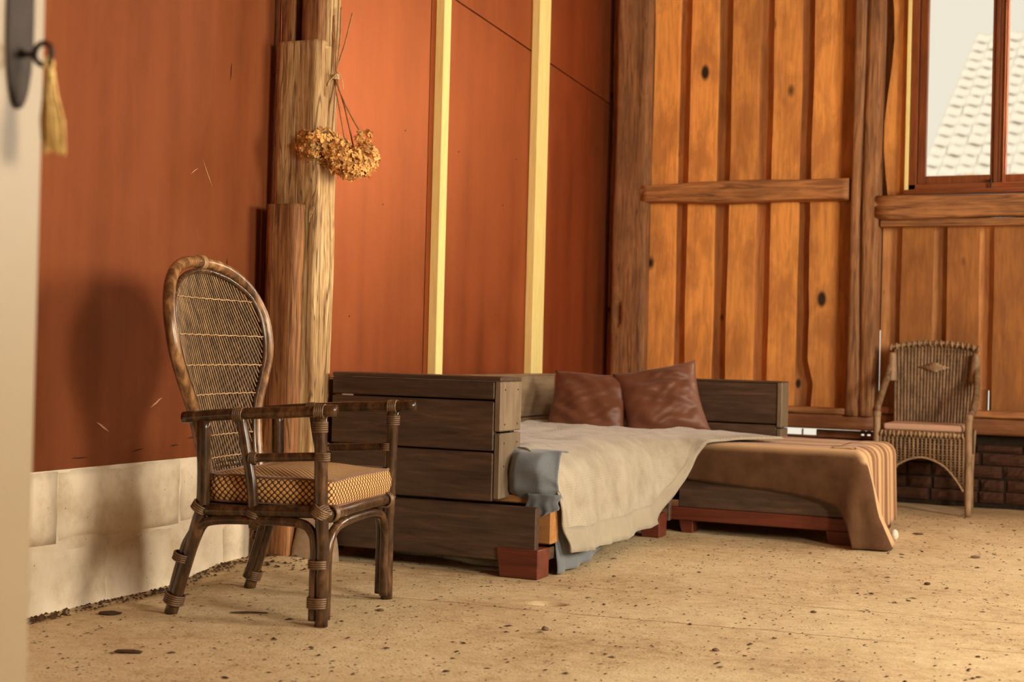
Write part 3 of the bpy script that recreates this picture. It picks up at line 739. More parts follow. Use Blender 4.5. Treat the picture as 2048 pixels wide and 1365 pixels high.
for e0, e1 in (((-.06, -.03, .06), (-.02, -.006, .56)), ((-.02, -.03, .05), (-.035, -.01, .50)), ((.03, -.02, .04), (.03, .01, .51)), ((.06, 0, .0), (-.012, .0, .53)), ((.09, .0, .06), (-.04, -.012, .44))):
    m1 = tie + Vector((random.uniform(-.008, .008), random.uniform(-.006, .006), 0))
    MB().tube(catmull([e0, (lerp(e0[0], m1.x, .55), lerp(e0[1], m1.y, .55), .16), m1, (lerp(m1.x, e1[0], .5), e1[1], .40), e1], 5), .0030, 6).build('stem', MAT['stem'], hy, smooth=True)
tw = MB().wrap(tie, (0, 0, 1), .011, 5, .002)
tw.tube(catmull([tie + Vector((0, -.012, 0)), tie + Vector((.02, -.02, .012)), tie + Vector((.035, -.015, -.01)), tie + Vector((.04, -.012, -.05))], 5), .0018, 6)
tw.tube(catmull([tie + Vector((0, -.012, 0)), tie + Vector((-.015, -.02, -.02)), tie + Vector((-.02, -.02, -.035))], 5), .0018, 6)
tw.tube(catmull([tie + Vector((-.01, 0, .005)), tie + Vector((-.03, -.005, .02)), tie + Vector((-.045, .0, .03))], 5), .0018, 6)
tw.build('string', MAT['string'], hy, smooth=True)

# ---- hero rattan armchair
CYAW = math.atan2(.134, .991)
rc = tag(empty('rattan_armchair', (.637, -4.347, 0), CYAW), 'dark rattan armchair with a tall rounded spindle back beside the oak post', 'chair')
def pole(name, pts, r, mat='rattan', k=6, seg=12, parent=rc, nodes=True):
    P = catmull(pts, k) if len(pts) > 2 else [Vector(pts[0]).lerp(Vector(pts[1]), i / 10) for i in range(11)]
    R = [r * (1 + .05 * nz(i * .7, r * 90, pts[0][0] * 7)) for i in range(len(P))]
    return MB().tube(P, R, seg).build(name, MAT[mat], parent, smooth=True)
def bind(c, ax, R, n=4): MB().wrap((0, 0, 0), ax, R, n).build('cane_binding', MAT['binding'], rc, c, smooth=True)
for s in (-1, 1):
    y = .243 * s
    tx = .214 if s < 0 else .238
    pole('front_leg', [(.232, y, 0), (.231, y, .20), (lerp(.231, tx, .45), y, .33), (tx, y, .585)], .0185)
    pole('rear_leg', [(-.237, y, 0), (-.195, y * .995, .14), (-.158, y * .985, .27), (-.146, y * .975, .34), (-.150, y * .975, .56)], .019)
    tip = .262 if s < 0 else .312
    pole('armrest', [(-.212, y, .563), (-.06, y, .578), (.12, y, .590), (tip, y, .600)], .0165)
    pole('arm_stud', [(-.03, y, .57), (-.012, y * .99, .48), (.008, y * .99, .38), (.018, y * .99, .262)], .0155)
    pole('arm_rail', [(.0, y, .457), (.215, y, .470)], .0125, 'rattan')
    pole('side_rail', [(-.148, y, .302), (.226, y, .316)], .017)
    pole('side_arch', [(-.236, y + .0, .05), (-.205, y, .165), (-.186, y, .215), (-.155, y, .255), (-.10, y, .276), (.03, y, .283), (.15, y, .283), (.192, y, .265), (.206, y, .22), (.206, y, .12), (.206, y, .015)], .0135)
    if s < 0: bind((.219, y, .172), (0, 0, 1), .026, 4); bind((.219, y, .066), (0, 0, 1), .027, 5)
    bind((-.204, y, .165), (.3, 0, .95), .024, 4); bind((-.226, y, .045), (.3, 0, .95), .026, 5)
    bind((.223, y, .47), (0, 0, 1), .0185, 4); bind((.012, y, .457), (1, 0, 0), .0135, 4); bind((.014, y * .99, .457), (.1, 0, 1), .0165, 2)
    bind((tx, y, .552), (0, 0, 1), .0185, 5); bind((tx, y, .594), (1, 0, .05), .0185, 5); bind((-.036, y, .577), (1, 0, 0), .0185, 5)
    bind((.222, y, .318), (.5, 0, .8), .024, 5); bind((.222, y, .318), (-.5, 0, .8), .023, 4); bind((-.15, y, .31), (.5, 0, .8), .023, 4); bind((.016, y * .99, .30), (.4, 0, 1), .02, 3)
pole('front_rail', [(.232, -.243, .306), (.236, 0, .312), (.232, .243, .312)], .019)
pole('rear_rail', [(-.15, -.236, .305), (-.15, .236, .305)], .016)
pole('front_arch', [(.232, -.215, .015), (.232, -.214, .12), (.233, -.212, .205), (.235, -.185, .255), (.237, -.12, .276), (.238, 0, .282), (.237, .12, .278), (.235, .185, .257), (.233, .212, .205), (.232, .214, .12), (.232, .215, .015)], .0135)
pole('rear_arch', [(-.232, -.215, .04), (-.18, -.21, .21), (-.165, -.16, .265), (-.16, 0, .272), (-.165, .16, .265), (-.18, .21, .21), (-.232, .215, .04)], .0125)
for s in (-1, 1): bind((.236, .205 * s, .310), (0, 1, 0), .0215, 4)
# curved back
KB = .45
def bk(y, z, off=0.0): return Vector((-.19 - .185 * (z - .4) + KB * y * y + off, y, z))
HW = [(.30, .165), (.40, .168), (.50, .180), (.59, .206), (.67, .252), (.74, .288), (.80, .300), (.86, .296), (.92, .268), (.965, .226), (1.0, .163), (1.018, .085), (1.022, 0)]
hoop = [(HW[i][1], HW[i][0]) for i in range(len(HW))] + [(-HW[i][1], HW[i][0]) for i in range(len(HW) - 2, -1, -1)]
MB().tube(catmull([bk(y, z) for y, z in hoop], 5), .0178, 12).build('back_hoop', MAT['rattan_hoop'], rc, smooth=True)
def inset(d): return [(HW[i][1] - d if HW[i][1] > d else 0, HW[i][0] - (d if HW[i][0] > .9 else 0) * sm(.88, 1.02, HW[i][0])) for i in range(len(HW))]
IN = inset(.026)
hoop2 = [(y, z) for y, z in IN] + [(-y, z) for y, z in IN[-2::-1]]
MB().tube(catmull([bk(y, z, .007) for y, z in hoop2], 5), .0085, 8).build('inner_hoop', MAT['rattan'], rc, smooth=True)
MB().wrap(bk(0, 1.022), (0, 1, 0), .0178, 3, .004).build('hoop_binding', MAT['twine'], rc, smooth=True)
INT = sorted([(z, y - .004) for y, z in IN])
def half(z): return interp(INT, z) if INT[0][0] <= z <= INT[-1][0] else -1
def spindle_line(a, m, off, r, mat='spindle'):
    runs = []; cur = []
    for i in range(121):
        z = 1.0 - .695 * i / 120; y = a + m * (1.0 - z)
        if abs(y) < half(z): cur.append(bk(y, z, off))
        elif cur: runs.append(cur); cur = []
    if cur: runs.append(cur)
    for c in runs:
        if len(c) > 6:
            c = c[::8] + [c[-1]] if len(c) > 16 else [c[0], c[-1]]
            MB().tube(c, r, 5, False).build('spindle', MAT[mat], rc, smooth=True)
NS = 46
for i in range(NS):
    t = i / (NS - 1); a = -.36 + .56 * t
    spindle_line(a, .24 + .62 * max(0, a + .25), .004, .0024)
NS = 60
for i in range(NS):
    t = i / (NS - 1); a = .36 - .56 * t
    spindle_line(a, -(.24 + .62 * max(0, -a + .25)), -.006, .0036, 'rattan')
for z, dz in ((.912, 0), (.802, 0), (.712, 0), (.625, 0), (.505, 0), (.44, 0)):
    h = half(z); MB().tube([bk(lerp(-h, h, i / 30), z + .0015 * math.sin(i * 2.1), .0085) for i in range(31)], .0022, 5).build('weaving_twine', MAT['twine'], rc, smooth=True)
wv = MB()
for j in range(8):
    z = .425 - .014 * j; h = half(z); wv.tube([bk(lerp(-h, h, i / 40), z, .004 + .004 * (1 if (i + j) % 2 else -1)) for i in range(41)], .0032, 5)
wv.build('woven_band', MAT['rattan'], rc, smooth=True)
MB().box(-.15, .225, -.232, .232, .312, .322).build('seat_deck', MAT['rattan'], rc)
# ---- its box cushion
cu = tag(empty('box_cushion', (.637, -4.347, 0), CYAW), 'yellow box cushion with brown fishnet pattern on the rattan armchair', 'cushion')
X0, X1, Y0, Y1, ZB, ZC = -.150, .238, -.218, .236, .326, .402
def cpath(n=80, ins=0.0):
    rr = .045; pts = []
    for cx, cy, a0 in ((X1 - .02, Y1 - .02, 0), (X0 + rr, Y1 - rr, PI / 2), (X0 + rr, Y0 + rr, PI), (X1 - .02, Y0 + .02, 1.5 * PI)):
        R_ = .02 if cx > .1 else rr
        for k in range(7): a = a0 + k / 6 * PI / 2; pts.append(((cx + (R_ - ins) * math.cos(a)), (cy + (R_ - ins) * math.sin(a))))
    P = [Vector((x, y, 0)) for x, y in pts] + [Vector((pts[0][0], pts[0][1], 0))]
    L = [0]
    for a, b in zip(P, P[1:]): L.append(L[-1] + (b - a).length)
    out = []; j = 0
    for i in range(n):
        s = L[-1] * i / n
        while L[j + 1] < s: j += 1
        f = (s - L[j]) / max(1e-9, L[j + 1] - L[j]); q = P[j].lerp(P[j + 1], f); out.append((q.x, q.y, s))
    return out, L[-1]
CP, CL_ = cpath(96)
def ctop(x, y):
    e = min(x - X0, X1 - x, y - Y0, Y1 - y); return ZC + .022 * sm(-.01, .14, e) + .004 * nz(x * 9, y * 9)
def cz_edge(x, y): return ctop(x, y) + .006 * nz(x * 6, y * 6, 5)
mm = MB(); n = len(CP); rowsn = 8; vs = []; uvs = []
for j in range(rowsn + 1):
    t = j / rowsn; bul = .012 * math.sin(PI * t)
    for i in range(n + 1):
        x, y, s = CP[i % n]; s = CL_ if i == n else s
        cx, cy = (X0 + X1) / 2, (Y0 + Y1) / 2; dv = Vector((x - cx, y - cy, 0)).normalized()
        vs.append((x + dv.x * bul, y + dv.y * bul, lerp(ZB, cz_edge(x, y), t))); uvs.append((s, t * (ZC - ZB)))
mm.add(vs, [(j * (n + 1) + i, j * (n + 1) + i + 1, (j + 1) * (n + 1) + i + 1, (j + 1) * (n + 1) + i) for j in range(rowsn) for i in range(n)])
o = mm.build('side_band', MAT['net'], cu, smooth=True); set_uv(o, lambda vi, co, p: uvs[vi])
mm = MB(); vs = []; R_ = 14
for j in range(R_ + 1):
    k = 1 - j / R_
    for i in range(n):
        x, y, s = CP[i]; cx, cy = (X0 + X1) / 2, (Y0 + Y1) / 2; X = cx + (x - cx) * k; Y = cy + (y - cy) * k
        vs.append((X, Y, cz_edge(x, y) if j == 0 else ctop(X, Y)))
mm.add(vs, [(j * n + i, j * n + (i + 1) % n, (j + 1) * n + (i + 1) % n, (j + 1) * n + i) for j in range(R_) for i in range(n)])
o = mm.build('top_panel', MAT['net_top'], cu, smooth=True); set_uv(o, lambda vi, co, p: (co.x, co.y))
MB().tube([(x, y, cz_edge(x, y)) for x, y, s in CP], .0042, 6, closed=True).build('piping', MAT['piping'], cu, smooth=True)
MB().tube([(x, y, ZB + .003) for x, y, s in CP], .0042, 6, closed=True).build('piping', MAT['piping'], cu, smooth=True)

# ---- plank sofa along the red wall
sf = tag(empty('plank_sofa', (.26, -3.49, 0)), 'dark stained plank sofa with a boarded end panel, behind the rattan armchair', 'sofa')
def plank(parent, org, name, x0, x1, y0, y1, z0, z1, mat, bev=.004):
    c = Vector(((x0 + x1) / 2, (y0 + y1) / 2, (z0 + z1) / 2))
    return MB().box(x0 - c.x, x1 - c.x, y0 - c.y, y1 - c.y, z0 - c.z, z1 - c.z, bev).build(name, MAT[mat], parent, c - Vector(org))
SO = (.26, -3.49, 0)
P_ = lambda *a, **k: plank(sf, SO, *a, **k)
for z0, z1 in ((.606, .668), (.428, .600), (.254, .422)): P_('end_plank', .26, .912, -3.490, -3.462, z0, z1, 'sofa_x')
for z0, z1 in ((.428, .655), (.254, .422)): P_('end_plank', .26, .912, -3.343, -3.315, z0, z1, 'sofa_x')
P_('end_cap', .26, .938, -3.492, -3.313, .669, .684, 'sofa_x')
AF = [P_('arm_facing', .913, .938, -3.490, -3.315, .496, .668, 'sofa_cap'), P_('arm_facing', .913, .938, -3.488, -3.317, .262, .489, 'sofa_cap')]
P_('base_plank', .27, 1.078, -3.485, -3.455, .053, .243, 'sofa_x'); P_('base_plank', .27, 1.078, -2.02, -1.99, .053, .243, 'sofa_x')
P_('base_runner', 1.04, 1.070, -3.30, -2.02, .053, .11, 'sofa_y'); P_('base_runner', .27, .30, -3.45, -2.02, .053, .243, 'sofa_y')
P_('base_block', 1.02, 1.098, -3.40, -3.33, .11, .243, 'pallet'); P_('base_block', 1.02, 1.098, -2.8, -2.70, .11, .243, 'pallet')
for i in range(8): P_('deck_slat', .27, 1.085, -3.405 + i * .18, -3.315 + i * .18, .246, .274, 'pallet')
for i, x in enumerate((.95, .60, .30)): P_('deck_bearer', x, x + .09, -3.41, -2.0, .275, .300, 'pallet')
def foot(parent, org, xa, xb, y0, y1, mat='mahogany', flip=False, h=.100):
    mm = MB(); ins = .014
    a0, a1 = (xa + ins, xb) if not flip else (xa, xb - ins)
    vs = [(a0, y0, 0), (a1, y0, 0), (a1, y1, 0), (a0, y1, 0), (xa, y0, h), (xb, y0, h), (xb, y1, h), (xa, y1, h)]
    c = Vector(((xa + xb) / 2, (y0 + y1) / 2, 0)); vs = [Vector(v) - c for v in vs]
    mm.add(vs, [(3, 2, 1, 0), (4, 5, 6, 7), (0, 1, 5, 4), (1, 2, 6, 5), (2, 3, 7, 6), (3, 0, 4, 7)])
    bevel(mm.build('foot', MAT[mat], parent, c - Vector(org)), .003, 1)
foot(sf, SO, .935, 1.092, -3.494, -3.395); foot(sf, SO, .30, .45, -3.10, -3.0); foot(sf, SO, 1.0, 1.092, -2.20, -2.10); foot(sf, SO, .30, .45, -2.2, -2.1)
P_('foot_facing', 1.080, 1.090, -3.395, -3.26, .055, .098, 'sofa_y')
# back along the left wall and its boards
P_('back_plank', .155, .190, -3.30, -1.22, .455, .655, 'sofa_cap_lit_y'); P_('back_plank', .155, .190, -3.30, -1.22, .26, .450, 'sofa_cap_lit_y')
P_('back_post', .10, .155, -3.28, -3.20, .0, .65, 'sofa_x'); P_('back_post', .10, .155, -1.35, -1.27, .0, .65, 'sofa_x'); P_('back_cap', .10, .192, -3.30, -1.20, .655, .662, 'sofa_cap_lit_y')
for y in (-3.456, -3.35):
    for z in (.64, .52, .455, .375):
        pa = AF[0] if z > .49 else AF[1]; MB().tube([(0, 0, 0), (.0015, 0, 0)], .0032, 8).build('nail', MAT['nail'], pa, Vector((.938, y, z)) - Vector(SO) - pa.location)
# ---- plank daybed set at right angles
DB = (1.0, -1.97, 0)
db = tag(empty('plank_daybed', DB), 'dark stained plank daybed with a low boarded backrest near the board wall', 'daybed')
D_ = lambda *a, **k: plank(db, DB, *a, **k)
D_('front_plank', 1.10, 1.878, -1.968, -1.94, .112, .300, 'sofa_x'); D_('front_strip', 1.06, 1.884, -1.974, -1.94, .056, .112, 'mahogany')
D_('side_plank', 1.85, 1.880, -1.93, -1.16, .06, .30, 'sofa_y'); D_('rear_plank', .2, 1.88, -1.20, -1.17, .06, .30, 'sofa_x')
D_('deck_board', .2, 1.87, -1.94, -1.20, .285, .300, 'pallet')
foot(db, DB, 1.745, 1.885, -1.974, -1.88, h=.057); foot(db, DB, 1.745, 1.885, -1.29, -1.20, h=.062); foot(db, DB, 1.10, 1.19, -1.29, -1.20, h=.062); foot(db, DB, 1.10, 1.165, -1.96, -1.88, h=.057)
D_('back_plank', .19, 1.336, -1.20, -1.172, .455, .650, 'sofa_x'); D_('back_plank', .19, 1.336, -1.20, -1.172, .300, .449, 'sofa_x')
D_('back_facing', 1.337, 1.362, -1.205, -1.07, .438, .655, 'sofa_cap'); D_('back_facing', 1.337, 1.362, -1.203, -1.072, .300, .432, 'sofa_cap')
D_('back_cap', .19, 1.362, -1.205, -1.07, .650, .660, 'sofa_x'); D_('back_plank', .19, 1.336, -1.098, -1.072, .30, .650, 'sofa_x')
# ---- mattresses under the covers
def slab(name, x0, x1, y0, y1, z0, z1, label):
    c = Vector(((x0 + x1) / 2, (y0 + y1) / 2, z0)); o = MB().box(x0 - c.x, x1 - c.x, y0 - c.y, y1 - c.y, 0, z1 - z0).build(name, MAT['mattress'], None, c)
    bevel(o, .03, 3); return tag(o, label, 'mattress')
slab('mattress', .20, 1.035, -3.305, -2.0, .302, .396, 'pale mattress under the cream throw on the plank sofa')
slab('mattress', .20, 1.87, -1.955, -1.215, .302, .388, 'pale mattress under the striped brown blanket on the daybed')

# ---- brown striped blanket over the daybed
def rr_path(x0, x1, y0, y1, r, k=10):   # front-left -> front-right -> back-right
    p = []
    for i in range(44): p.append((lerp(x0, x1 - r, i / 44), y0, 0, -1))
    for i in range(k + 1): a = -PI / 2 + PI / 2 * i / k; p.append((x1 - r + r * math.cos(a), y0 + r + r * math.sin(a), math.cos(a), math.sin(a)))
    for i in range(1, 33): p.append((x1, lerp(y0 + r, y1, i / 32), 1, 0))
    return p
BP = rr_path(.92, 1.905, -1.985, -1.225, .05)
ZTOP = .400
mm = MB(); nb = len(BP); VN = 26; vs = []; uvs = []
s_acc = 0
for j in range(VN + 1):
    t = j / VN
    for i, (x, y, nx_, ny_) in enumerate(BP):
        corner = math.exp(-(((x - 1.905) / .11) ** 2 + ((y + 1.985) / .11) ** 2))
        front = ny_ < -.5
        if nx_ < .01: zh = interp([(.9, .28), (1.17, .235), (1.5, .212), (1.7, .185), (1.80, .155), (1.86, .08)], x)
        elif nx_ < .99: zh = .01
        else: zh = interp([(-1.94, .012), (-1.85, .10), (-1.75, .055), (-1.6, .035), (-1.2, .05)], y)
        R = .055; drop = ZTOP - zh; q = t * (R * PI / 2 + drop - R + .10)     # arc length from the inset start
        if q < .10: ox, oz = -(R + .10 - q), 0
        elif q < .10 + R * PI / 2: a = (q - .10) / R; ox, oz = -R + R * math.sin(a), -R + R * math.cos(a)
        else: ox, oz = 0, -R - (q - .10 - R * PI / 2)
        hang = max(0, -oz - .05)
        flare = corner * (.10 * hang / .3 + .25 * max(0, hang - .22)) + .012 * hang / .3
        u = (x + y) * 1.0
        fold = (.010 * math.sin(x * 19 + 1) + .012 * nz(x * 7, y * 7)) * sm(0, .3, hang) * (1 - .6 * corner)
        fold += .022 * corner * math.sin((math.atan2(ny_, nx_)) * 7) * sm(.05, .3, hang)
        d = ox + flare + fold
        z = ZTOP + oz + (.004 * nz(x * 6, y * 6) if hang == 0 else .004 * nz(x * 6, y * 6) * max(0, 1 - hang / .1)) + .012 * math.sin(x * 5.0) * sm(.1, .25, hang) * (1 if front else 0)
        if z < .008: z = .008 + .004 * abs(nz(x * 30, y * 30))
        vs.append((x + nx_ * d, y + ny_ * d, z))
        yy = (y + ny_ * min(d, 0)) if ny_ < -.2 else y + ny_ * min(d, 0)
        uvs.append((x, (yy + 1.985) if hang <= .0 or not ny_ < -.3 else 0.0))
mm.add(vs, [(j * nb + i, (j + 1) * nb + i, (j + 1) * nb + i + 1, j * nb + i + 1) for j in range(VN) for i in range(nb - 1)])
# flat top
base = len(mm.v); tx, ty = 40, 24
ix0, ix1, iy0, iy1 = .92, 1.905 - .155, -1.985 + .155, -1.225
# edge loop of the inset start is the skirt's first row; fill the interior with a grid joined under it
for j in range(ty + 1):
    for i in range(tx + 1):
        x = lerp(ix0, ix1 + .05, i / tx); y = lerp(iy0 - .05, iy1, j / ty); vs2 = (x, y, ZTOP - .0015 + .004 * nz(x * 6, y * 6)); mm.v.append(vs2); uvs.append((x, y + 1.985))
mm.f += [(base + j * (tx + 1) + i, base + j * (tx + 1) + i + 1, base + (j + 1) * (tx + 1) + i + 1, base + (j + 1) * (tx + 1) + i) for j in range(ty) for i in range(tx)]
bl = mm.build('striped_blanket', MAT['blanket'], smooth=True); set_uv(bl, lambda vi, co, p: uvs[vi]); solid(bl, .006, -1)
tag(bl, 'brown wool blanket with pale stripes draped over the daybed to the floor', 'blanket')
def pom(x, y, z, s):
    mm = MB(); mm.grid(lambda u, v: Vector((s * math.sin(PI * v) * math.cos(2 * PI * u), s * math.sin(PI * v) * math.sin(2 * PI * u), s * 1.3 * math.cos(PI * v))) * (1 + .12 * nz(u * 6, v * 6)), 12, 8, True)
    mm.build('woollen_tuft', MAT['pom'], bl, (x, y, z), smooth=True)
pom(1.880, -2.0, .125, .017); pom(1.985, -1.72, .03, .018)

# ---- grey blue sheet at the corner of the sofa mattress
bs = tag(empty('blue_sheet', (1.02, -3.40, 0)), 'crumpled grey-blue cotton sheet hanging over the sofa corner under the cream throw', 'sheet')
BO = Vector((1.02, -3.40, 0))
def end_fold(u, v):
    x = lerp(.925, 1.118, u)
    zh = interp([(0, .285), (.25, .262), (.45, .252), (.55, .25), (.8, .25), (1, .262)], u)
    r = .07
    if v < .30: t = v / .30; y = lerp(-3.30, -3.385, t); z = .428 + .006 * math.sin(t * 3)
    elif v < .62: t = (v - .30) / .32; a = t * PI / 2; y = -3.385 - .062 * math.sin(a); z = .428 - .062 * (1 - math.cos(a))
    else: t = (v - .62) / .38; z = lerp(.366, zh, t); y = -3.447 + .012 * math.sin(t * PI) + .045 * sm(.55, 1, t)
    z -= .030 * (1 - sm(0, .30, u)) * sm(.2, .5, v) ; z -= .040 * sm(.70, 1.0, u) * sm(.2, .5, v) * (1 - sm(.6, .9, v))
    y += .040 * (1 - sm(0, .28, u)) * sm(.2, .6, v) + .05 * sm(.68, 1, u) * sm(.2, .6, v)
    w = .007 * nz(x * 13, z * 15) + .0025 * math.sin(x * 40 + z * 35)
    return Vector((x, y + w * sm(.15, .5, v), z + w * .6)) - BO
def tail(u, v):
    x = lerp(1.015, 1.135, u); zh = lerp(.186, .235, u); z = lerp(.285, zh, v)
    y = -3.425 - .014 * v + .006 * math.sin(u * 17) * v + .004 * nz(x * 30, z * 30) + .05 * sm(.85, 1, u) * .3
    return Vector((x + .004 * math.sin(v * 9), y, z)) - BO
def side_fall(u, v):
    y = lerp(-3.355, -2.93, u); zh = interp([(0, .004), (.5, .006), (.85, .022), (1, .055)], u); z = lerp(.24, zh, v)
    x = 1.088 + .020 * sm(.3, 1, v) + (.009 * math.sin(u * 20) + .006 * nz(u * 7, v * 3)) * sm(.2, 1, v)
    return Vector((x, y + .02 * (1 - u) * (1 - v), z)) - BO
solid(MB().grid(end_fold, 30, 34).build('folded_end', MAT['blue'], bs, smooth=True), .005, 1)
o = MB().grid(tail, 18, 12).build('hanging_corner', MAT['blue'], bs, smooth=True); solid(o, .004, 1)
solid(MB().grid(lambda u, v: tail(u, .90 + .09 * v) + Vector((0, -.004, 0)), 18, 2).build('hem', MAT['blue'], bs, smooth=True), .004, 1)
solid(MB().grid(side_fall, 40, 20).build('side_fall', MAT['blue'], bs, smooth=True), .004, 1)

# ---- cream herringbone throw
TS, TT = 96, 64
def throw_pt(s, t, lift=0.0):
    # s: near (0) to far (1); t: inner top (0) to hem (1)
    y = lerp(-3.40, -2.36, s / .66) if s < .66 else lerp(-2.36, -1.52, (s - .66) / .34)
    if s < .66:
        B = Vector((1.085, y, .432)); C = Vector((1.128 + .01 * math.sin(s * 9), y, .075 + .012 * math.sin(s * 11)))
        C.z = interp([(0, .082), (.15, .072), (.45, .07), (.66, .085)], s)
        A = Vector((.21, y, .425))
    else:
        k = (s - .66) / .34
        C = Vector((interp([(0, 1.128), (.35, 1.175), (.55, 1.235), (1, 1.47)], k), interp([(0, -2.36), (.35, -2.12), (.55, -2.02), (.75, -1.88), (1, -1.66)], k), interp([(0, .085), (.35, .27), (.55, .405), (.75, .416), (1, .416)], k)))
        B = Vector((interp([(0, 1.085), (.5, 1.11), (1, 1.28)], k), interp([(0, -2.36), (.5, -2.02), (1, -1.6)], k), .432 - .008 * k))
        A = Vector((.21, lerp(-2.36, -1.42, k), .422))
    tb = .60
    if t < tb - .10:
        q = A.lerp(B, t / tb)
    elif t < tb + .16:
        f = (t - tb + .10) / .26; p0 = A.lerp(B, (tb - .10) / tb); p2 = B.lerp(C, .16 / (1 - tb)); q = p0 * (1 - f) ** 2 + B * 2 * f * (1 - f) + p2 * f * f
    else:
        q = B.lerp(C, (t - tb) / (1 - tb))
    hang = sm(tb + .02, 1, t)
    # folds on the hanging part, wrinkles on top
    fo = .010 * nz(s * 18 - t * 7, t * 14) + .009 * math.sin(s * 30 + 3 * t + 1.5 * math.sin(s * 9)) + .014 * nz(s * 11, t * 5) + .009 * nz(s * 30 + t * 6, t * 9)
    q.x += fo * hang * (1 - .3 * sm(.85, 1, s)) + (.012 * hang if s < .66 else 0)
    top = 1 - sm(tb - .08, tb + .05, t)
    wr = .010 * nz(s * 9 + 2, t * 11) + .008 * nz(s * 22, t * 17) + .014 * max(0, nz(s * 6 + 7, t * 6 + 2))
    q.z += wr * top + .014 * top * sm(.78, .92, s) * abs(nz(s * 30, t * 14))
    # near edge runs in behind the end panel on top
    if s < .2:
        kk = (1 - s / .2)
        q.y += kk * (interp([(0, .105), (.42, .105), (.50, .06), (.58, .0), (.66, -.02), (.8, .03), (1, .07)], t))
    return q + Vector((lift * hang, 0, lift * top))
tvs = []
mm = MB(); mm.grid(lambda u, v: throw_pt(u, v), TS, TT)
th = mm.build('cream_throw', MAT['throw'], smooth=True)
uvt = [(i / TS * 1.9, j / TT * 1.35) for j in range(TT + 1) for i in range(TS + 1)]
set_uv(th, lambda vi, co, p: uvt[vi]); solid(th, .006, -1)
tag(th, 'cream herringbone throw with a plain border draped over the plank sofa', 'throw')
def band(f, nu, nv): solid(MB().grid(f, nu, nv).build('border', MAT['hem'], th, smooth=True), .006, 0)
band(lambda u, v: throw_pt(.0 + .028 * v, lerp(.57, 1.0, u), .005), 60, 3)
band(lambda u, v: throw_pt(u, lerp(.905, 1.005, v), .005), 110, 5)

# ---- two brown satin pillows
def pillow(name, loc, size, rot, seed, label):
    mm = MB(); n = 34; w, h, th_ = size
    def f(u, v, s):
        a, b = u * 2 - 1, v * 2 - 1
        pin = 1 - .10 * (1 - abs(a) ** 2.0) * abs(b) ** 6 ; pin2 = 1 - .10 * (1 - abs(b) ** 2.0) * abs(a) ** 6
        t = (max(0, 1 - abs(a) ** 2.6) * max(0, 1 - abs(b) ** 2.6)) ** .55
        wv = .016 * nz(a * 1.6 + seed, b * 4.5 + a * 2) + .009 * nz(a * 2.5 + seed, b * 8 - a * 4, 2) + .018 * math.sin(b * 9 + a * 3 + seed + 2 * nz(a * 2, b * 2, seed)) * (.5 + .5 * nz(a * 1.5 + seed, b * 1.5))
        return Vector((a * w / 2 * pin2, s * (t * th_ / 2 + wv * t), b * h / 2 * pin))
    mm.grid(lambda u, v: f(u, v, -1), n, n); mm.grid(lambda u, v: f(1 - u, v, 1), n, n)
    o = mm.build(name, MAT['satin'], None, loc, rot, smooth=True); 
    wmod = o.modifiers.new('weld', 'WELD'); wmod.merge_threshold = .0006
    return tag(o, label, 'pillow', 'brown satin pillows')
pillow('satin_pillow', (.53, -1.60, .520), (.40, .36, .17), (-.50, .04, math.radians(8)), 1.3, 'wrinkled brown satin pillow leaning in the sofa corner by the pale backboard')
pillow('satin_pillow', (.865, -1.52, .545), (.40, .38, .17), (-.42, -.20, math.radians(24)), 6.1, 'brown satin pillow with raised corner, right of the other against the dark backrest')

# ---- wicker chair by the back wall
wc = tag(empty('wicker_chair', (1.913, -.30, 0), math.radians(0)), 'grey wicker chair with a diamond pattern back, against the board wall', 'chair')
def wtube(name, pts, r, mat='wicker', seg=10): return MB().tube(catmull(pts, 5) if len(pts) > 2 else pts, r, seg).build(name, MAT[mat], wc, smooth=True)
for s in (-1, 1):
    wtube('front_leg', [(.232 * s, -.205, 0), (.230 * s, -.20, .20), (.226 * s, -.20, .42), (.226 * s, -.20, .49)], [.015, .016, .017, .018, .018, .018, .018, .018, .018, .018, .018, .018, .018, .019, .019, .019][:16], 'wicker_l')
    wtube('leg_cap', [(.226 * s, -.20, .485), (.226 * s, -.20, .505), (.226 * s, -.20, .512)], [.021] * 9 + [.017, .008], 'wicker_l')
    wtube('rear_leg', [(.20 * s, .19, 0), (.20 * s, .17, .2), (.21 * s, .16, .42)], .015, 'wicker_l')
    wtube('armrest', [(.226 * s, -.20, .49), (.238 * s, -.12, .53), (.236 * s, .02, .62), (.225 * s, .13, .72), (.215 * s, .17, .80)], [.018] * 21, 'wicker')
    wtube('shoulder_roll', [(.212 * s, .14, .665), (.212 * s, .145, .72), (.214 * s, .155, .815)], [.030, .029, .028, .027, .026, .025, .024, .023, .022, .021, .020], 'wicker_l')
    for j in range(26):
        pass
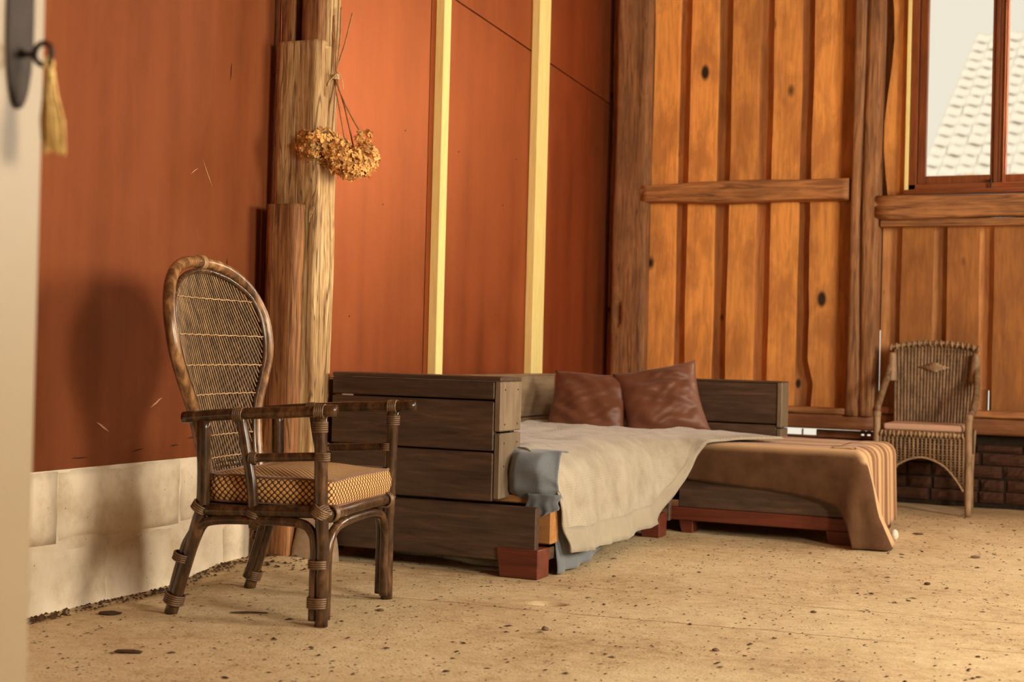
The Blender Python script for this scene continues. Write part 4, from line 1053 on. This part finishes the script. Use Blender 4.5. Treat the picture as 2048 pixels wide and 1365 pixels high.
# back: vertical woven staves, curved
def wback(x, z): return Vector((x, .175 + .10 * (z - .43) - .9 * x * x * .9, z))
NB = 25
for i in range(NB):
    x = lerp(-.205, .205, i / (NB - 1)); zt = .858 - .55 * x * x
    MB().tube([wback(x * (.93 + .07 * k / 8), lerp(.42, zt, k / 8)) for k in range(9)], .0078, 6).build('stave', MAT['wicker'], wc, smooth=True)
wb_ = MB()
for j in range(34):
    z = .44 + .0125 * j
    wb_.tube([wback(lerp(-.208, .208, i / 48) * (.93 + .07 * (z - .42) / .44), min(z, .86 - .5 * lerp(-.208, .208, i / 48) ** 2)) + Vector((0, -.004 * (1 if (i + j) % 2 else -1), 0)) for i in range(49)], .0036, 4, False)
wb_.build('back_weave', MAT['wicker'], wc, smooth=True)
tr = MB().tube([wback(lerp(-.225, .225, i / 16), .874 - .55 * lerp(-.225, .225, i / 16) ** 2) + Vector((0, -.006, 0)) for i in range(17)], .011, 8)
for i in range(17):
    x = lerp(-.225, .225, i / 16); z = .872 - .55 * x * x
    tr.ring(wback(x, z) + Vector((0, -.004, 0)), (1, 0, .18 if i % 2 else -.18), .014, .0065, 12, 6)
tr.build('top_braid', MAT['wicker_l'], wc, smooth=True)
dm = MB()
for k in range(9):
    f = (k - 4) / 4; w_ = .078 * (1 - abs(f)); z = .742 + .028 * f
    if w_ > .004: dm.tube([wback(-w_, z) + Vector((0, -.013, 0)), wback(0, z) + Vector((0, -.015, 0)), wback(w_, z) + Vector((0, -.013, 0))], .0042, 5)
dm.build('diamond_motif', MAT['wicker_l'], wc, smooth=True)
# seat apron with an arch
NA = 21
for i in range(NA):
    x = lerp(-.205, .205, i / (NA - 1)); z0 = .285 - .15 * max(0, (abs(x) - .03) / .175) ** 1.5
    MB().tube([(x, -.205, z0), (x, -.207, .395)], .0072, 6).build('apron_stave', MAT['wicker'], wc, smooth=True)
wtube('apron_rim', [(-.208, -.207, .125), (-.165, -.207, .19), (-.10, -.207, .255), (0, -.207, .287), (.10, -.207, .255), (.165, -.207, .19), (.208, -.207, .125)], .006, 'wicker_l')
aw = MB()
for j in range(19):
    z = .14 + .0135 * j; xs_ = [lerp(-.212, .212, i / 40) for i in range(41)]
    run = []
    for i, x in enumerate(xs_):
        zz = .285 - .15 * max(0, (abs(x) - .03) / .175) ** 1.5
        if z > zz: run.append((x, -.206 - .004 * (1 if (i + j) % 2 else -1), z))
        else:
            if len(run) > 1: aw.tube(run, .0034, 4, False)
            run = []
    if len(run) > 1: aw.tube(run, .0034, 4, False)
aw.build('apron_weave', MAT['wicker'], wc, smooth=True)
br = MB().tube([(-.205, -.21, .404), (.205, -.21, .404)], .010, 8)
for i in range(20): br.ring((lerp(-.20, .20, i / 19), -.208, .402), (1, 0, .2 if i % 2 else -.2), .012, .0060, 12, 6)
br.build('seat_braid', MAT['wicker_l'], wc, smooth=True)
for s in (-1, 1):
    sd = MB()
    for j in range(12): sd.tube([(.222 * s, -.19, .30 + .011 * j), (.212 * s, .16, .30 + .011 * j)], .005, 5)
    sd.build('side_panel', MAT['wicker'], wc, smooth=True)
MB().box(-.21, .21, -.20, .17, .405, .418, .004).build('seat', MAT['wicker'], wc)
sc_ = MB().box(-.195, .195, -.195, .15, 0, .034).build('seat_cushion', MAT['pink'], None, (1.913, -.30, .4185)); bevel(sc_, .012, 3)
tag(sc_, 'thin faded pink seat cushion on the grey wicker chair', 'cushion')

# ---- litter on the floor
random.seed(5)
def shard(mm, x, y, l, w, a, h):
    z = floor_z(x, y) + .0008; c, s = math.cos(a), math.sin(a); n = 6; k = random.random() * 9
    top = []; 
    for i in range(n):
        t = 2 * PI * i / n; rr = 1 + .35 * nz(k, i * 1.7); u, v = l * math.cos(t) * rr, w * math.sin(t) * rr; top.append((x + u * c - v * s, y + u * s + v * c, z + h * random.uniform(.1, .6)))
    mm.add(top + [(x, y, z + h)], [(i, (i + 1) % n, n) for i in range(n)])
mm = MB()
for i in range(4600):
    x = random.uniform(.08, 2.95); y = random.uniform(-6.2, -.4)
    s = random.uniform(.0012, .0040) * (1.9 if random.random() < .10 else 1)
    shard(mm, x, y, s * random.uniform(.9, 2.4), s * .8, random.random() * PI, s * .6)
lt = mm.build('floor_litter', MAT['litter']); tag(lt, 'scattered crumbs of straw and grit all over the concrete floor', 'litter', None, 'stuff')
mm = MB()
for i in range(420):
    y = random.uniform(-5.2, -3.75); x = abs(random.gauss(0, .04)) + .02; s = random.uniform(.004, .014) * (.55 + 1.1 * max(0, nz(y * 4, 3.3)) + .35 * nz(y * 11))
    if s < .003: continue
    s *= 1.1; shard(mm, x, y, s, s * .8, random.random() * PI, s * 1.1)
for i in range(90):
    y = random.uniform(-3.8, -3.62); x = random.uniform(.03, .36); s = random.uniform(.003, .010); shard(mm, x, y, s, s * .8, random.random() * PI, s * .9)
rb = mm.build('wall_rubble', MAT['soil']); tag(rb, 'dark crumbled rubble along the foot of the white block wall', 'rubble', None, 'stuff')
def bit(name, x, y, l, w, h, a, label, mat='litter', cat='leaf'):
    k = random.random() * 20; mm = MB()
    mm.grid(lambda u, v: Vector((l * math.cos(2 * PI * u) * math.sin(PI * v) * (1 + .7 * nz(k, (u % 1) * 7 if u < 1 else 0)), w * math.sin(2 * PI * u) * math.sin(PI * v), h * (1 - math.cos(PI * v)) / 2 + h * .35 * nz(k + u % 1 * 4, v * 3) * math.sin(PI * v))), 12, 6, True)
    o = mm.build(name, MAT[mat], None, (x, y, floor_z(x, y) - .001), (0, 0, a)); return tag(o, label, cat)
bit('dry_leaf', .676, -5.094, .040, .012, .010, .4, 'dark curled leaf lying on the floor at the lower left')
bit('pebble', 1.457, -4.284, .011, .010, .012, 0, 'small dark stone on the floor below the shallow pit', 'pebble', 'stone')
bit('pebble', 2.35, -2.033, .018, .013, .012, .3, 'dark lump on the floor far right, beyond the daybed blanket', 'pebble', 'stone')
bit('dry_leaf', 2.034, -1.396, .020, .012, .008, .2, 'dark dry leaf on the floor just right of the daybed')
bit('dry_leaf', 2.28, -2.83, .012, .010, .010, 1.0, 'dark leaf crumb on the open floor in the right foreground')
bit('dry_leaf', .30, -4.72, .035, .014, .012, .6, 'dark leaf scrap at the foot of the white block wall')
bit('dry_leaf', .62, -4.50, .055, .010, .006, .5, 'dark smear of chaff under the rattan armchair')
bit('pebble', .93, -4.28, .010, .008, .008, .0, 'dark crumb between the rattan armchair front legs', 'pebble', 'stone')
bit('pebble', 1.95, -4.30, .009, .008, .009, .0, 'round dark pebble on the floor near the lower crack', 'pebble', 'stone')
bit('pebble', 2.05, -3.58, .008, .007, .008, .0, 'dark pebble beside the upper floor crack', 'pebble', 'stone')
